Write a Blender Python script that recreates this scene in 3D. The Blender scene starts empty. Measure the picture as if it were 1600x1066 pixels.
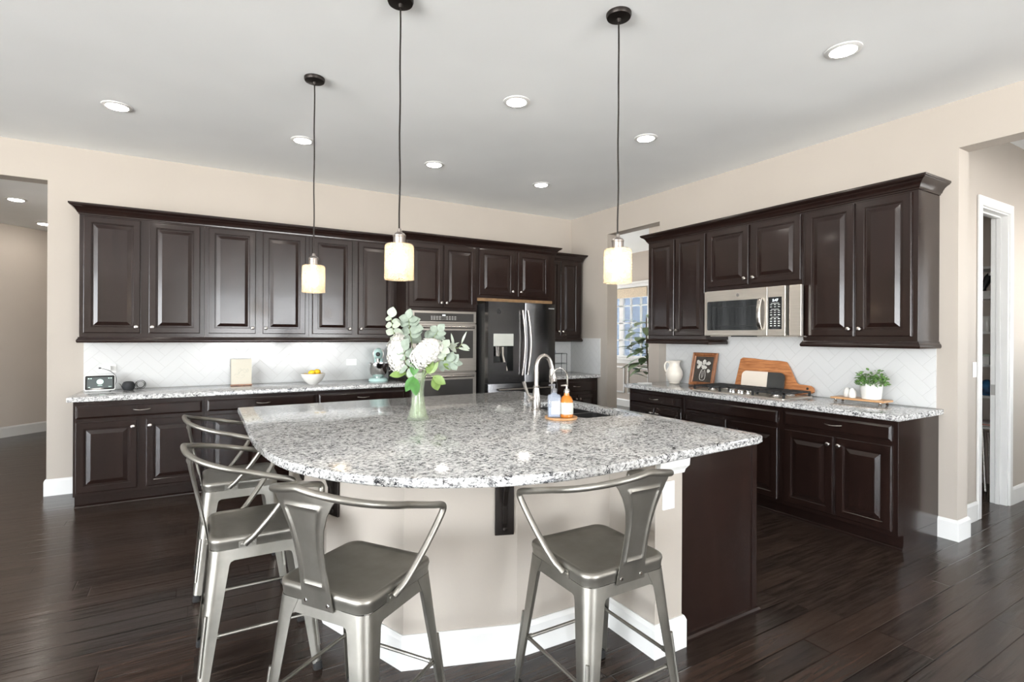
import bpy, bmesh, math, random
from mathutils import Vector, Matrix
S = bpy.context.scene
COL = S.collection
PI = math.pi
RAD = math.radians
random.seed(7)

# ---------------------------------------------------------------- camera
cam_data = bpy.data.cameras.new('camera')
cam_data.sensor_width = 36.0
cam_data.lens = 810.43 / 1600 * 36
cam_data.shift_x = (800 - 789.75) / 1600
cam_data.shift_y = -(533 - 524.94) / 1600
cam_data.clip_start = 0.05
cam = bpy.data.objects.new('camera', cam_data)
COL.objects.link(cam)
cam.matrix_world = (Matrix.Translation((0, 0, 1.421)) @ Matrix.Rotation(RAD(-30.309), 4, 'Z')
                    @ Matrix.Rotation(RAD(90), 4, 'X') @ Matrix.Rotation(RAD(0.27), 4, 'Z'))
S.camera = cam
S.view_settings.view_transform = 'Standard'
S.view_settings.look = 'None'
S.view_settings.gamma = 1.0
S.view_settings.use_curve_mapping = False
S.view_settings.exposure = -0.03
LAMP = 85.0          # radiance of the ceiling downlights
BULB = 20.0          # radiance of the pendant bulbs
SKY = 36.0            # strength of the sky and of the added bright ground

# ---------------------------------------------------------------- world (overcast sky above a brighter ground added to light the ceiling)
W = bpy.data.worlds.new('sky')
S.world = W
W.use_nodes = True
wn, wl = W.node_tree.nodes, W.node_tree.links
wn.clear()
w_out = wn.new('ShaderNodeOutputWorld')
w_bg = wn.new('ShaderNodeBackground')
w_tc = wn.new('ShaderNodeTexCoord')
w_sep = wn.new('ShaderNodeSeparateXYZ')
w_ramp = wn.new('ShaderNodeValToRGB')
w_ramp.color_ramp.elements[0].position = 0.47
w_ramp.color_ramp.elements[0].color = (1.0, 0.985, 0.96, 1)  # lower half: snow-bright ground, added to lift the ceiling
w_ramp.color_ramp.elements[1].position = 0.53
w_ramp.color_ramp.elements[1].color = (0.62, 0.66, 0.70, 1)
w_ma = wn.new('ShaderNodeMath')
w_ma.operation = 'MULTIPLY_ADD'
w_ma.inputs[1].default_value = 0.5
w_ma.inputs[2].default_value = 0.5
wl.new(w_tc.outputs['Generated'], w_sep.inputs[0])
wl.new(w_sep.outputs['Z'], w_ma.inputs[0])
wl.new(w_ma.outputs[0], w_ramp.inputs[0])
wl.new(w_ramp.outputs[0], w_bg.inputs[0])
w_bg.inputs[1].default_value = SKY
wl.new(w_bg.outputs[0], w_out.inputs[0])


def portal(name, loc, rot, sx, sy):
    l = bpy.data.lights.new(name, 'AREA')
    l.shape = 'RECTANGLE'
    l.size, l.size_y = sx, sy
    l.cycles.is_portal = True
    o = bpy.data.objects.new(name, l)
    COL.objects.link(o)
    o.location = loc
    o.rotation_euler = rot


# portals for sky light through the window openings, some of them added
portal('window_light', (2.3, -8.0, 1.45), (RAD(90), 0, 0), 4.2, 2.7)
portal('window_light', (-7.0, -2.7, 1.45), (RAD(90), 0, RAD(-90)), 9.4, 2.7)
portal('window_light', (6.1, 10.5, 1.55), (RAD(-90), 0, 0), 2.0, 2.3)
portal('window_light', (7.0, -0.3, 1.7), (RAD(90), 0, 0), 2.0, 1.2)
portal('window_light', (7.46, 8.02, 1.62), (RAD(90), 0, RAD(90)), 1.5, 1.25)


# ---------------------------------------------------------------- helpers
def lin(r, g, b):
    f = lambda c: (c / 12.92 if c <= 0.04045 else ((c + 0.055) / 1.055) ** 2.4)
    return (f(r / 255), f(g / 255), f(b / 255), 1)


class NT:
    def __init__(s, name):
        s.m = bpy.data.materials.new(name)
        s.m.use_nodes = True
        s.n, s.l = s.m.node_tree.nodes, s.m.node_tree.links
        s.b = s.n['Principled BSDF']
        s.out = s.n['Material Output']

    def put(s, sock, v):
        if hasattr(v, 'is_output'):
            s.l.new(v, sock)
        else:
            sock.default_value = v

    def math(s, op, a, b=None, c=None):
        n = s.n.new('ShaderNodeMath')
        n.operation = op
        s.put(n.inputs[0], a)
        if b is not None: s.put(n.inputs[1], b)
        if c is not None: s.put(n.inputs[2], c)
        return n.outputs[0]

    def coord(s, scale=(1, 1, 1), rot=(0, 0, 0)):
        t = s.n.new('ShaderNodeTexCoord')
        m = s.n.new('ShaderNodeMapping')
        m.inputs['Scale'].default_value = scale
        m.inputs['Rotation'].default_value = rot
        s.l.new(t.outputs['Object'], m.inputs[0])
        return m.outputs[0]

    def noise(s, vec, scale, detail=3, rough=0.5, out='Fac', dist=0.0):
        n = s.n.new('ShaderNodeTexNoise')
        n.inputs['Scale'].default_value = scale
        n.inputs['Detail'].default_value = detail
        n.inputs['Roughness'].default_value = rough
        n.inputs['Distortion'].default_value = dist
        s.l.new(vec, n.inputs['Vector'])
        return n.outputs[out]

    def voronoi(s, vec, scale, feature='F1', out='Distance'):
        n = s.n.new('ShaderNodeTexVoronoi')
        n.feature = feature
        n.inputs['Scale'].default_value = scale
        s.l.new(vec, n.inputs['Vector'])
        return n.outputs[out]

    def ramp(s, fac, stops, interp='LINEAR'):
        n = s.n.new('ShaderNodeValToRGB')
        r = n.color_ramp
        r.interpolation = interp
        while len(r.elements) < len(stops): r.elements.new(0.5)
        for e, (p, c) in zip(r.elements, stops):
            e.position = p
            e.color = c if len(c) == 4 else (*c, 1)
        s.put(n.inputs[0], fac)
        return n.outputs[0]

    def mix(s, fac, a, b, mode='MIX'):
        n = s.n.new('ShaderNodeMix')
        n.data_type = 'RGBA'
        n.blend_type = mode
        s.put(n.inputs[0], fac)
        s.put(n.inputs[6], a)
        s.put(n.inputs[7], b)
        return n.outputs[2]

    def bump(s, h, strength=0.2, dist=0.002):
        n = s.n.new('ShaderNodeBump')
        n.inputs['Strength'].default_value = strength
        n.inputs['Distance'].default_value = dist
        s.put(n.inputs['Height'], h)
        s.l.new(n.outputs[0], s.b.inputs['Normal'])

    def set(s, **k):
        names = dict(color='Base Color', rough='Roughness', metal='Metallic', coat='Coat Weight',
                     coat_rough='Coat Roughness', trans='Transmission Weight', ior='IOR', alpha='Alpha',
                     spec='Specular IOR Level', emit='Emission Color', emit_s='Emission Strength', sheen='Sheen Weight',
                     aniso='Anisotropic', sss='Subsurface Weight')
        for a, v in k.items(): s.put(s.b.inputs[names[a]], v)
        return s


def plain(name, color, rough=0.5, metal=0.0, var=0.06, vscale=6.0, bump=0.0, bscale=200.0, **k):
    """a procedural material: one colour with a slight natural variation"""
    t = NT(name)
    v = t.coord()
    c = Vector(color[:3])
    n = t.noise(v, vscale, 2)
    t.set(color=t.ramp(n, [(0.3, tuple(c * (1 - var))), (0.7, tuple(c * (1 + var)))]), rough=rough, metal=metal, **k)
    if bump: t.bump(t.noise(v, bscale, 2), bump, 0.001)
    return t.m


# ---------------------------------------------------------------- materials
M = {}


def mat_wall(name, color):
    t = NT(name)
    v = t.coord()
    c = Vector(color[:3])
    t.set(color=t.ramp(t.noise(v, 1.5, 2), [(0.3, tuple(c * 0.98)), (0.7, tuple(c * 1.02))]), rough=0.75, spec=0.3)
    t.bump(t.noise(v, 90, 4, 0.6), 0.12, 0.003)
    return t.m


M['wall'] = mat_wall('beige_wall_paint', (0.40, 0.362, 0.318, 1))
M['wall_dining'] = mat_wall('taupe_wall_paint', (0.47, 0.42, 0.37, 1))
M['wall_hall'] = mat_wall('hall_wall_paint', (0.62, 0.56, 0.50, 1))
M['ceiling'] = mat_wall('ceiling_paint', (0.92, 0.94, 0.94, 1))
M['white'] = plain('white_trim_paint', (0.72, 0.72, 0.705), 0.35, var=0.015)


def mat_floor():
    t = NT('dark_wood_planks')
    tc = t.coord()
    sep = t.n.new('ShaderNodeSeparateXYZ')
    t.l.new(tc, sep.inputs[0])
    x, y = sep.outputs[0], sep.outputs[1]
    pw, pl = 0.127, 1.25
    row = t.math('FLOOR', t.math('DIVIDE', y, pw))
    fy = t.math('FRACT', t.math('DIVIDE', y, pw))
    wn_ = t.n.new('ShaderNodeTexWhiteNoise')
    wn_.noise_dimensions = '1D'
    t.l.new(row, wn_.inputs['W'])
    u = t.math('ADD', t.math('DIVIDE', x, pl), t.math('MULTIPLY', wn_.outputs['Value'], 7.3))
    cell = t.math('FLOOR', u)
    fx = t.math('FRACT', u)
    w2 = t.n.new('ShaderNodeTexWhiteNoise')
    w2.noise_dimensions = '2D'
    cv = t.n.new('ShaderNodeCombineXYZ')
    t.l.new(row, cv.inputs[0])
    t.l.new(cell, cv.inputs[1])
    t.l.new(cv.outputs[0], w2.inputs['Vector'])
    rnd = w2.outputs['Value']
    # seams
    ey = t.math('MINIMUM', fy, t.math('SUBTRACT', 1, fy))
    ex = t.math('MULTIPLY', t.math('MINIMUM', fx, t.math('SUBTRACT', 1, fx)), pl / pw)
    edge = t.math('MINIMUM', ey, ex)
    seam = t.math('SMOOTH_MIN', t.math('DIVIDE', edge, 0.03), 1.0, 0.2)
    # grain along the board
    sv = t.n.new('ShaderNodeCombineXYZ')
    t.l.new(t.math('ADD', x, t.math('MULTIPLY', rnd, 31.0)), sv.inputs[0])
    t.l.new(t.math('MULTIPLY', y, 14.0), sv.inputs[1])
    t.l.new(t.math('MULTIPLY', rnd, 9.0), sv.inputs[2])
    grain = t.noise(sv.outputs[0], 3.2, 6, 0.62, dist=0.6)
    base = t.ramp(rnd, [(0.0, (0.0115, 0.0080, 0.0066)), (0.5, (0.0190, 0.0128, 0.0104)), (1.0, (0.036, 0.0225, 0.0170))])
    col = t.mix(t.ramp(grain, [(0.38, (0, 0, 0)), (0.75, (0.85, 0.85, 0.85))]), base, (0.060, 0.038, 0.029, 1))
    col = t.mix(t.math('SUBTRACT', 1.0, seam), col, (0.003, 0.0025, 0.002, 1))
    rough = t.math('MULTIPLY_ADD', grain, 0.20, 0.10)
    t.set(color=col, rough=rough, spec=0.36)
    scr = t.noise(sv.outputs[0], 1.6, 3, 0.5)
    h = t.math('ADD', t.math('MULTIPLY', seam, 0.7), t.math('ADD', t.math('MULTIPLY', scr, 0.9), t.math('MULTIPLY', grain, 0.25)))
    t.bump(h, 0.36, 0.004)
    return t.m


M['floor'] = mat_floor()


def mat_cabinet(name='espresso_stained_wood', a=(0.0108, 0.0058, 0.0048), b=(0.0175, 0.0086, 0.0067)):
    t = NT(name)
    v = t.coord(scale=(9, 9, 0.9))
    g = t.noise(v, 3.0, 4, 0.55, dist=0.3)
    t.set(color=t.ramp(g, [(0.32, a), (0.72, b)]), rough=0.21, spec=0.36, coat=0.15, coat_rough=0.08)
    return t.m


M['cab'] = mat_cabinet()
M['rawwood'] = plain('unstained_wood_edge', (0.20, 0.115, 0.05), 0.6, var=0.2, vscale=20)


def mat_granite():
    t = NT('speckled_grey_granite')
    v = t.coord(scale=(0.75, 1, 1))
    d = t.noise(v, 9, 3, 0.5, out='Color')
    vv = t.n.new('ShaderNodeVectorMath')
    vv.operation = 'MULTIPLY_ADD'
    vv.inputs[1].default_value = (0.05, 0.05, 0.05)
    t.l.new(d, vv.inputs[0])
    t.l.new(v, vv.inputs[2])
    vec = vv.outputs[0]
    n1 = t.noise(vec, 78, 5, 0.68)
    n2 = t.noise(vec, 120, 4, 0.7)
    n3 = t.noise(vec, 26, 3, 0.6)
    base = t.ramp(n1, [(0.35, (0.07, 0.07, 0.074)), (0.44, (0.31, 0.31, 0.308)), (0.52, (0.56, 0.558, 0.55)), (0.66, (0.70, 0.698, 0.69))])
    fleck = t.ramp(t.math('ADD', t.math('MULTIPLY', n2, 0.62), t.math('MULTIPLY', n3, 0.38)),
                   [(0.42, (1, 1, 1)), (0.45, (0, 0, 0))])
    col = t.mix(fleck, base, (0.025, 0.026, 0.030, 1))
    t.set(color=col, rough=0.09, spec=0.5)
    return t.m


M['granite'] = mat_granite()


def mat_tile():
    """white herringbone wall tile with pale grout"""
    t = NT('white_herringbone_tile')
    tc = t.n.new('ShaderNodeTexCoord')
    sep = t.n.new('ShaderNodeSeparateXYZ')
    t.l.new(tc.outputs['Object'], sep.inputs[0])
    s0 = t.math('ADD', sep.outputs[0], sep.outputs[1])
    z = sep.outputs[2]
    w = 0.078
    k = 1 / (math.sqrt(2) * w)
    u = t.math('ADD', t.math('MULTIPLY', t.math('ADD', s0, z), k), 400.0)
    vv = t.math('ADD', t.math('MULTIPLY', t.math('SUBTRACT', z, s0), k), 400.0)
    i, j = t.math('FLOOR', u), t.math('FLOOR', vv)
    fu, fv = t.math('FRACT', u), t.math('FRACT', vv)
    n = 3
    kk = t.math('FLOORED_MODULO', t.math('SUBTRACT', i, j), 2.0 * n)
    hor = t.math('LESS_THAN', kk, n - 0.5)
    big = 9.0

    def eq(val):
        return t.math('COMPARE', kk, float(val), 0.4)
    ifu, ifv = t.math('SUBTRACT', 1, fu), t.math('SUBTRACT', 1, fv)
    # horizontal tile: v edges always; u edges at its two ends
    eh = t.math('MINIMUM', fv, ifv)
    eh = t.math('MINIMUM', eh, t.math('ADD', fu, t.math('MULTIPLY', t.math('SUBTRACT', 1, eq(0)), big)))
    eh = t.math('MINIMUM', eh, t.math('ADD', ifu, t.math('MULTIPLY', t.math('SUBTRACT', 1, eq(n - 1)), big)))
    ev = t.math('MINIMUM', fu, ifu)
    ev = t.math('MINIMUM', ev, t.math('ADD', fv, t.math('MULTIPLY', t.math('SUBTRACT', 1, eq(2 * n - 1)), big)))
    ev = t.math('MINIMUM', ev, t.math('ADD', ifv, t.math('MULTIPLY', t.math('SUBTRACT', 1, eq(n)), big)))
    e = t.math('ADD', t.math('MULTIPLY', hor, eh), t.math('MULTIPLY', t.math('SUBTRACT', 1, hor), ev))
    m = t.math('MINIMUM', t.math('DIVIDE', e, 0.035), 1.0)
    t.set(color=t.mix(m, (0.49, 0.49, 0.48, 1), (0.58, 0.585, 0.58, 1)), rough=0.16)
    t.bump(m, 0.35, 0.002)
    return t.m


M['tile'] = mat_tile()


def mat_brushed(name, color, rough=0.3, stretch=(1, 1, 60)):
    t = NT(name)
    v = t.coord(scale=stretch)
    n = t.noise(v, 6, 3, 0.6)
    c = Vector(color)
    t.set(color=t.ramp(n, [(0.3, tuple(c * 0.9)), (0.7, tuple(c * 1.08))]), metal=1.0,
          rough=t.math('MULTIPLY_ADD', n, 0.12, rough - 0.06))
    return t.m


M['steel'] = mat_brushed('slate_stainless_steel', (0.66, 0.615, 0.55), 0.36)
M['slate'] = mat_brushed('dark_slate_steel', (0.33, 0.305, 0.275), 0.34)
M['blacksteel'] = mat_brushed('black_stainless_steel', (0.115, 0.115, 0.118), 0.24)
M['nickel'] = plain('brushed_nickel', (0.50, 0.47, 0.44), 0.26, 1.0, var=0.04)
M['chrome'] = plain('polished_chrome', (0.75, 0.75, 0.75), 0.10, 1.0, var=0.02)
M['gun'] = None


def mat_gun():
    t = NT('gunmetal_stool_steel')
    v = t.coord()
    n = t.noise(v, 5, 4, 0.6)
    t.set(color=t.ramp(n, [(0.3, (0.205, 0.196, 0.176)), (0.7, (0.315, 0.300, 0.268))]), metal=0.92,
          rough=t.math('MULTIPLY_ADD', n, 0.14, 0.35))
    return t.m


M['gun'] = mat_gun()
M['bronze'] = plain('dark_bronze', (0.018, 0.014, 0.012), 0.4, 0.6)
M['socket'] = plain('pewter_socket', (0.30, 0.27, 0.25), 0.35, 0.9)
M['black'] = plain('black_plastic', (0.012, 0.012, 0.012), 0.4)
M['blackglass'] = plain('black_glass', (0.012, 0.013, 0.013), 0.05, var=0.02)
M['greyglass'] = plain('oven_window_glass', (0.04, 0.038, 0.036), 0.06, var=0.02)
M['iron'] = plain('cast_iron', (0.02, 0.02, 0.021), 0.5)
M['whiteplastic'] = plain('white_plastic', (0.82, 0.82, 0.80), 0.35, var=0.02)
M['ceramic'] = plain('white_ceramic', (0.72, 0.71, 0.68), 0.15, var=0.02)
M['cream'] = plain('cream_ceramic', (0.76, 0.71, 0.63), 0.3, var=0.03)
M['lemon'] = plain('lemon_peel', (0.90, 0.56, 0.015), 0.4, bump=0.2, bscale=150)
M['aqua'] = plain('aqua_enamel', (0.47, 0.66, 0.63), 0.18, var=0.02)
M['rubber'] = plain('black_rubber', (0.015, 0.015, 0.015), 0.7)
M['cream_card'] = plain('cream_paper', (0.62, 0.585, 0.49), 0.7, var=0.02)
M['pencil'] = plain('grey_ink', (0.42, 0.42, 0.36), 0.8)
M['glow_white'] = None


def emit(name, color, strength):
    t = NT(name)
    t.set(color=(*color, 1), emit=(*color, 1), emit_s=strength, rough=0.4)
    return t.m


M['led'] = emit('downlight_diffuser', (1.0, 0.93, 0.84), LAMP)
M['bulb'] = emit('glowing_bulb', (1.0, 0.87, 0.69), BULB)
M['digits'] = emit('display_digits', (0.9, 0.97, 1.0), 1.6)
M['screen'] = emit('lit_screen', (0.055, 0.065, 0.065), 0.6)
M['screen_mint'] = emit('lit_screen_mint', (0.55, 0.72, 0.64), 0.8)
M['legend'] = plain('printed_legend', (0.62, 0.62, 0.60), 0.5)


def mat_wood(name, a, b, scale=(2, 22, 22), rough=0.4):
    t = NT(name)
    v = t.coord(scale=scale)
    g = t.noise(v, 3.0, 5, 0.6, dist=0.9)
    t.set(color=t.ramp(g, [(0.3, a), (0.7, b)]), rough=rough)
    return t.m


M['cherry'] = mat_wood('oiled_cherry_wood', (0.27, 0.085, 0.025), (0.58, 0.25, 0.095), (2.2, 12, 20))
M['pine'] = mat_wood('light_wood', (0.42, 0.215, 0.09), (0.58, 0.34, 0.165))
M['framewood'] = mat_wood('picture_frame_wood', (0.17, 0.06, 0.025), (0.36, 0.15, 0.06), (14, 14, 3), 0.3)


def mat_glass(name, color, rough=0.02, bump=0.0, bscale=40, mixt=0.55, tint=(1, 1, 1)):
    """thin glass: part clear, part glossy, so lamps shine through it"""
    t = NT(name)
    t.set(color=color, rough=rough, ior=1.45, trans=0.0, spec=0.9)
    tr = t.n.new('ShaderNodeBsdfTransparent')
    tr.inputs[0].default_value = (*tint, 1)
    mx = t.n.new('ShaderNodeMixShader')
    mx.inputs[0].default_value = mixt
    t.l.new(t.b.outputs[0], mx.inputs[1])
    t.l.new(tr.outputs[0], mx.inputs[2])
    t.l.new(mx.outputs[0], t.out.inputs[0])
    if bump:
        v = t.coord()
        t.bump(t.voronoi(v, bscale, 'DISTANCE_TO_EDGE'), bump, 0.003)
    return t, mx


_t, _mx = mat_glass('clear_glass', (0.85, 0.9, 0.88, 1), 0.02, mixt=0.84, tint=(0.97, 0.99, 0.97))
M['glass'] = _t.m
_t, _mx = mat_glass('window_pane_glass', (0.8, 0.85, 0.9, 1), 0.01, mixt=0.93)
M['pane'] = _t.m
_t, _mx = mat_glass('dimmed_window_glass', (0.8, 0.85, 0.9, 1), 0.01, mixt=0.93, tint=(0.6, 0.62, 0.64))  # grey tint added to dim the bright view outside
M['pane_dimmed'] = _t.m
_t, _mx = mat_glass('window_pane_glass', (0.8, 0.85, 0.9, 1), 0.01, mixt=0.93)
M['pane'] = _t.m
_t, _mx = mat_glass('vase_glass', (0.62, 0.68, 0.58, 1), 0.04, 0.25, 60, mixt=0.80, tint=(0.96, 0.99, 0.93))
M['vase'] = _t.m
_t, _mx = mat_glass('clear_bottle_plastic', (0.5, 0.55, 0.64, 1), 0.05, mixt=0.62, tint=(0.95, 0.97, 1))
M['clearbottle'] = _t.m


def mat_crackle():
    t = NT('amber_crackle_glass')
    v = t.coord()
    cr = t.voronoi(v, 95, 'DISTANCE_TO_EDGE')
    n = t.noise(v, 60, 3)
    t.set(color=t.ramp(n, [(0.3, (0.66, 0.52, 0.32)), (0.7, (0.92, 0.84, 0.68))]), rough=0.12, spec=0.7)
    t.bump(cr, 0.6, 0.003)
    tr = t.n.new('ShaderNodeBsdfTransparent')
    tr.inputs[0].default_value = (1.0, 0.97, 0.92, 1)
    tl = t.n.new('ShaderNodeBsdfTranslucent')
    tl.inputs[0].default_value = (0.62, 0.57, 0.48, 1)
    m0 = t.n.new('ShaderNodeMixShader')
    m0.inputs[0].default_value = 0.30
    t.l.new(t.b.outputs[0], m0.inputs[1])
    t.l.new(tl.outputs[0], m0.inputs[2])
    mx = t.n.new('ShaderNodeMixShader')
    t.l.new(t.ramp(cr, [(0.02, (0.35, 0.35, 0.35)), (0.10, (0.80, 0.80, 0.80))]), mx.inputs[0])
    t.l.new(m0.outputs[0], mx.inputs[1])
    t.l.new(tr.outputs[0], mx.inputs[2])
    t.l.new(mx.outputs[0], t.out.inputs[0])
    return t.m


M['crackle'] = mat_crackle()
M['amber'] = plain('amber_soap_bottle', (0.50, 0.165, 0.02), 0.1, var=0.1, vscale=30)
M['label'] = plain('paper_label', (0.55, 0.57, 0.51), 0.6, var=0.03)
M['euc'] = plain('eucalyptus_leaf', (0.235, 0.285, 0.232), 0.5, var=0.18, vscale=30)
M['euc_light'] = plain('pale_eucalyptus_leaf', (0.34, 0.385, 0.315), 0.5, var=0.15, vscale=30)
M['leaf'] = plain('green_leaf', (0.035, 0.15, 0.015), 0.4, var=0.2, vscale=30)
M['leaf_light'] = plain('lime_green_leaf', (0.155, 0.24, 0.06), 0.45, var=0.2, vscale=30)
M['petal'] = plain('white_petal', (0.66, 0.65, 0.61), 0.55, var=0.04)
M['stem'] = plain('plant_stem', (0.16, 0.22, 0.08), 0.5)
M['fig'] = plain('fig_leaf', (0.19, 0.27, 0.14), 0.35, var=0.3, vscale=8)
M['bark'] = plain('bark', (0.12, 0.085, 0.06), 0.8, var=0.2)
M['shrub'] = plain('small_shrub_leaf', (0.12, 0.24, 0.06), 0.45, var=0.4, vscale=60)
M['painting'] = plain('painting_ground', (0.055, 0.047, 0.040), 0.35, var=0.3, vscale=20)
M['paint_white'] = plain('painted_flowers', (0.62, 0.60, 0.55), 0.5, var=0.15, vscale=60)
M['siding'] = None


def mat_siding():
    t = NT('blue_lap_siding')
    v = t.coord()
    sep = t.n.new('ShaderNodeSeparateXYZ')
    t.l.new(v, sep.inputs[0])
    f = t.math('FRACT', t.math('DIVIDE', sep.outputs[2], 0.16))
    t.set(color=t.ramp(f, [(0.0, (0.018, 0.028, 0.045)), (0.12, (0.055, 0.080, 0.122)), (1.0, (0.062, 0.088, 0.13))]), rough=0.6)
    return t.m


M['siding'] = mat_siding()
M['linen'] = plain('woven_shade', (0.60, 0.50, 0.37), 0.8, var=0.15, vscale=50)


# ---------------------------------------------------------------- mesh helpers
def bmn(): return bmesh.new()


def obj(name, bm, mat, parent=None, smooth=False, bev=0.0, seg=2, loc=None, angle=35):
    bmesh.ops.recalc_face_normals(bm, faces=bm.faces)
    me = bpy.data.meshes.new(name)
    bm.to_mesh(me)
    bm.free()
    me.materials.append(mat)
    if smooth:
        for p in me.polygons: p.use_smooth = True
        me.set_sharp_from_angle(angle=RAD(angle))
    o = bpy.data.objects.new(name, me)
    COL.objects.link(o)
    if parent: o.parent = parent
    if loc: o.location = loc
    if bev:
        b = o.modifiers.new('bevel', 'BEVEL')
        b.width = bev
        b.segments = seg
        b.limit_method = 'ANGLE'
        b.angle_limit = RAD(40)
    return o


def thing(name, label, cat, loc=(0, 0, 0), rz=0.0, group=None):
    o = bpy.data.objects.new(name, None)
    o.empty_display_size = 0.05
    COL.objects.link(o)
    o.location = loc
    o.rotation_euler = (0, 0, rz)
    return tag(o, label, cat, group)


def tag(o, label, cat, group=None):
    o['label'] = label
    o['category'] = cat
    if group: o['group'] = group
    return o


def struct(name, bm, mat, smooth=False, bev=0.0, parent=None):
    o = obj(name, bm, mat, parent, smooth, bev)
    if not parent: o['kind'] = 'structure'
    return o


def box(bm, x0, x1, y0, y1, z0, z1):
    v = [bm.verts.new((x, y, z)) for z in (z0, z1) for y in (y0, y1) for x in (x0, x1)]
    for f in ((0, 1, 3, 2), (4, 6, 7, 5), (0, 4, 5, 1), (2, 3, 7, 6), (0, 2, 6, 4), (1, 5, 7, 3)):
        bm.faces.new([v[i] for i in f])
    return bm


def B(*a): return box(bmn(), *a)


def loft(bm, rings, cap0=True, cap1=True, closed=True):
    R = [[bm.verts.new(p) for p in r] for r in rings]
    n = len(R[0])
    for a, b in zip(R, R[1:]):
        for i in range(n if closed else n - 1):
            j = (i + 1) % n
            bm.faces.new((a[i], a[j], b[j], b[i]))
    if cap0: bm.faces.new(R[0][::-1])
    if cap1: bm.faces.new(R[-1])
    return bm


def lathe(bm, prof, seg=24, c=(0, 0, 0), axis='z'):
    def P(r, z, a):
        x, y = r * math.cos(a), r * math.sin(a)
        p = (x, y, z) if axis == 'z' else ((x, z, y) if axis == 'y' else (z, x, y))
        return (p[0] + c[0], p[1] + c[1], p[2] + c[2])
    rows = []
    for r, z in prof:
        if r < 1e-6: rows.append([bm.verts.new(P(0, z, 0))])
        else: rows.append([bm.verts.new(P(r, z, 2 * PI * i / seg)) for i in range(seg)])
    for a, b in zip(rows, rows[1:]):
        for i in range(seg):
            j = (i + 1) % seg
            if len(a) == 1 and len(b) == 1: continue
            if len(a) == 1: bm.faces.new((a[0], b[j], b[i]))
            elif len(b) == 1: bm.faces.new((a[i], a[j], b[0]))
            else: bm.faces.new((a[i], a[j], b[j], b[i]))
    return bm


def tube(bm, pts, r, seg=10, closed=False):
    P = [Vector(p) for p in pts]
    n = len(P)
    rad = r if isinstance(r, (list, tuple)) else [r] * n
    T = []
    for i in range(n):
        if closed: d = P[(i + 1) % n] - P[i - 1]
        else: d = P[min(i + 1, n - 1)] - P[max(i - 1, 0)]
        T.append(d.normalized())
    up = Vector((0, 0, 1)) if abs(T[0].z) < 0.9 else Vector((1, 0, 0))
    N = (up - T[0] * up.dot(T[0])).normalized()
    rings = []
    for i in range(n):
        N = (N - T[i] * N.dot(T[i])).normalized()
        Bn = T[i].cross(N)
        rings.append([bm.verts.new(P[i] + (N * math.cos(2 * PI * k / seg) + Bn * math.sin(2 * PI * k / seg)) * rad[i]) for k in range(seg)])
    m = n if closed else n - 1
    for i in range(m):
        a, b = rings[i], rings[(i + 1) % n]
        for k in range(seg):
            bm.faces.new((a[k], a[(k + 1) % seg], b[(k + 1) % seg], b[k]))
    if not closed:
        bm.faces.new(rings[0][::-1])
        bm.faces.new(rings[-1])
    return bm


def smooth_path(pts, n=8):
    """Catmull-Rom through the points"""
    P = [Vector(p) for p in pts]
    P = [P[0] * 2 - P[1]] + P + [P[-1] * 2 - P[-2]]
    out = []
    for i in range(1, len(P) - 2):
        for k in range(n):
            t = k / n
            a, b, c, d = P[i - 1], P[i], P[i + 1], P[i + 2]
            out.append(0.5 * ((2 * b) + (c - a) * t + (2 * a - 5 * b + 4 * c - d) * t * t + (3 * b - a - 3 * c + d) * t ** 3))
    out.append(P[-2])
    return out


def rrect(w, h, r, n=4):
    """rounded rectangle outline centred on 0"""
    out = []
    for cx_, cy_, a0 in ((w / 2 - r, h / 2 - r, 0), (-w / 2 + r, h / 2 - r, 90), (-w / 2 + r, -h / 2 + r, 180), (w / 2 - r, -h / 2 + r, 270)):
        for k in range(n + 1):
            a = RAD(a0 + 90 * k / n)
            out.append((cx_ + r * math.cos(a), cy_ + r * math.sin(a)))
    return out


def prism(bm, poly, lo, hi, f=lambda u, v, w: (u, v, w)):
    return loft(bm, [[f(u, v, lo) for u, v in poly], [f(u, v, hi) for u, v in poly]])


def molding(bm, path, prof, closed_ends=True):
    """sweep a closed (out, z) profile along an open plan polyline; out is to the right of travel"""
    n = len(path)
    rings = []
    for i, p in enumerate(path):
        p = Vector(p)
        ds = []
        if i > 0: ds.append((p - Vector(path[i - 1])).normalized())
        if i < n - 1: ds.append((Vector(path[i + 1]) - p).normalized())
        ns = [Vector((d.y, -d.x)) for d in ds]
        if len(ns) == 2:
            m = (ns[0] + ns[1])
            m = m / (1 + ns[0].dot(ns[1]))
        else: m = ns[0]
        rings.append([(p.x + m.x * o, p.y + m.y * o, z) for o, z in prof])
    return loft(bm, rings)


def offset_poly(poly, d):
    """shrink a counter-clockwise polygon by d"""
    n = len(poly)
    out = []
    for i in range(n):
        p = Vector(poly[i])
        a = (p - Vector(poly[i - 1])).normalized()
        b = (Vector(poly[(i + 1) % n]) - p).normalized()
        na, nb = Vector((-a.y, a.x)), Vector((-b.y, b.x))
        m = (na + nb) / (1 + na.dot(nb))
        out.append((p.x + m.x * d, p.y + m.y * d))
    return out


def fillet(poly, idx, r, n=8):
    """round the polygon's corners listed in idx"""
    out = []
    N = len(poly)
    for i, p in enumerate(poly):
        if i not in idx:
            out.append(tuple(p))
            continue
        p = Vector(p)
        a = (Vector(poly[i - 1]) - p).normalized()
        b = (Vector(poly[(i + 1) % N]) - p).normalized()
        A, Bb = p + a * r, p + b * r
        for k in range(n + 1):
            t = k / n
            q = A * (1 - t) ** 2 + p * 2 * t * (1 - t) + Bb * t * t
            out.append((q.x, q.y))
    return out


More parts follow.
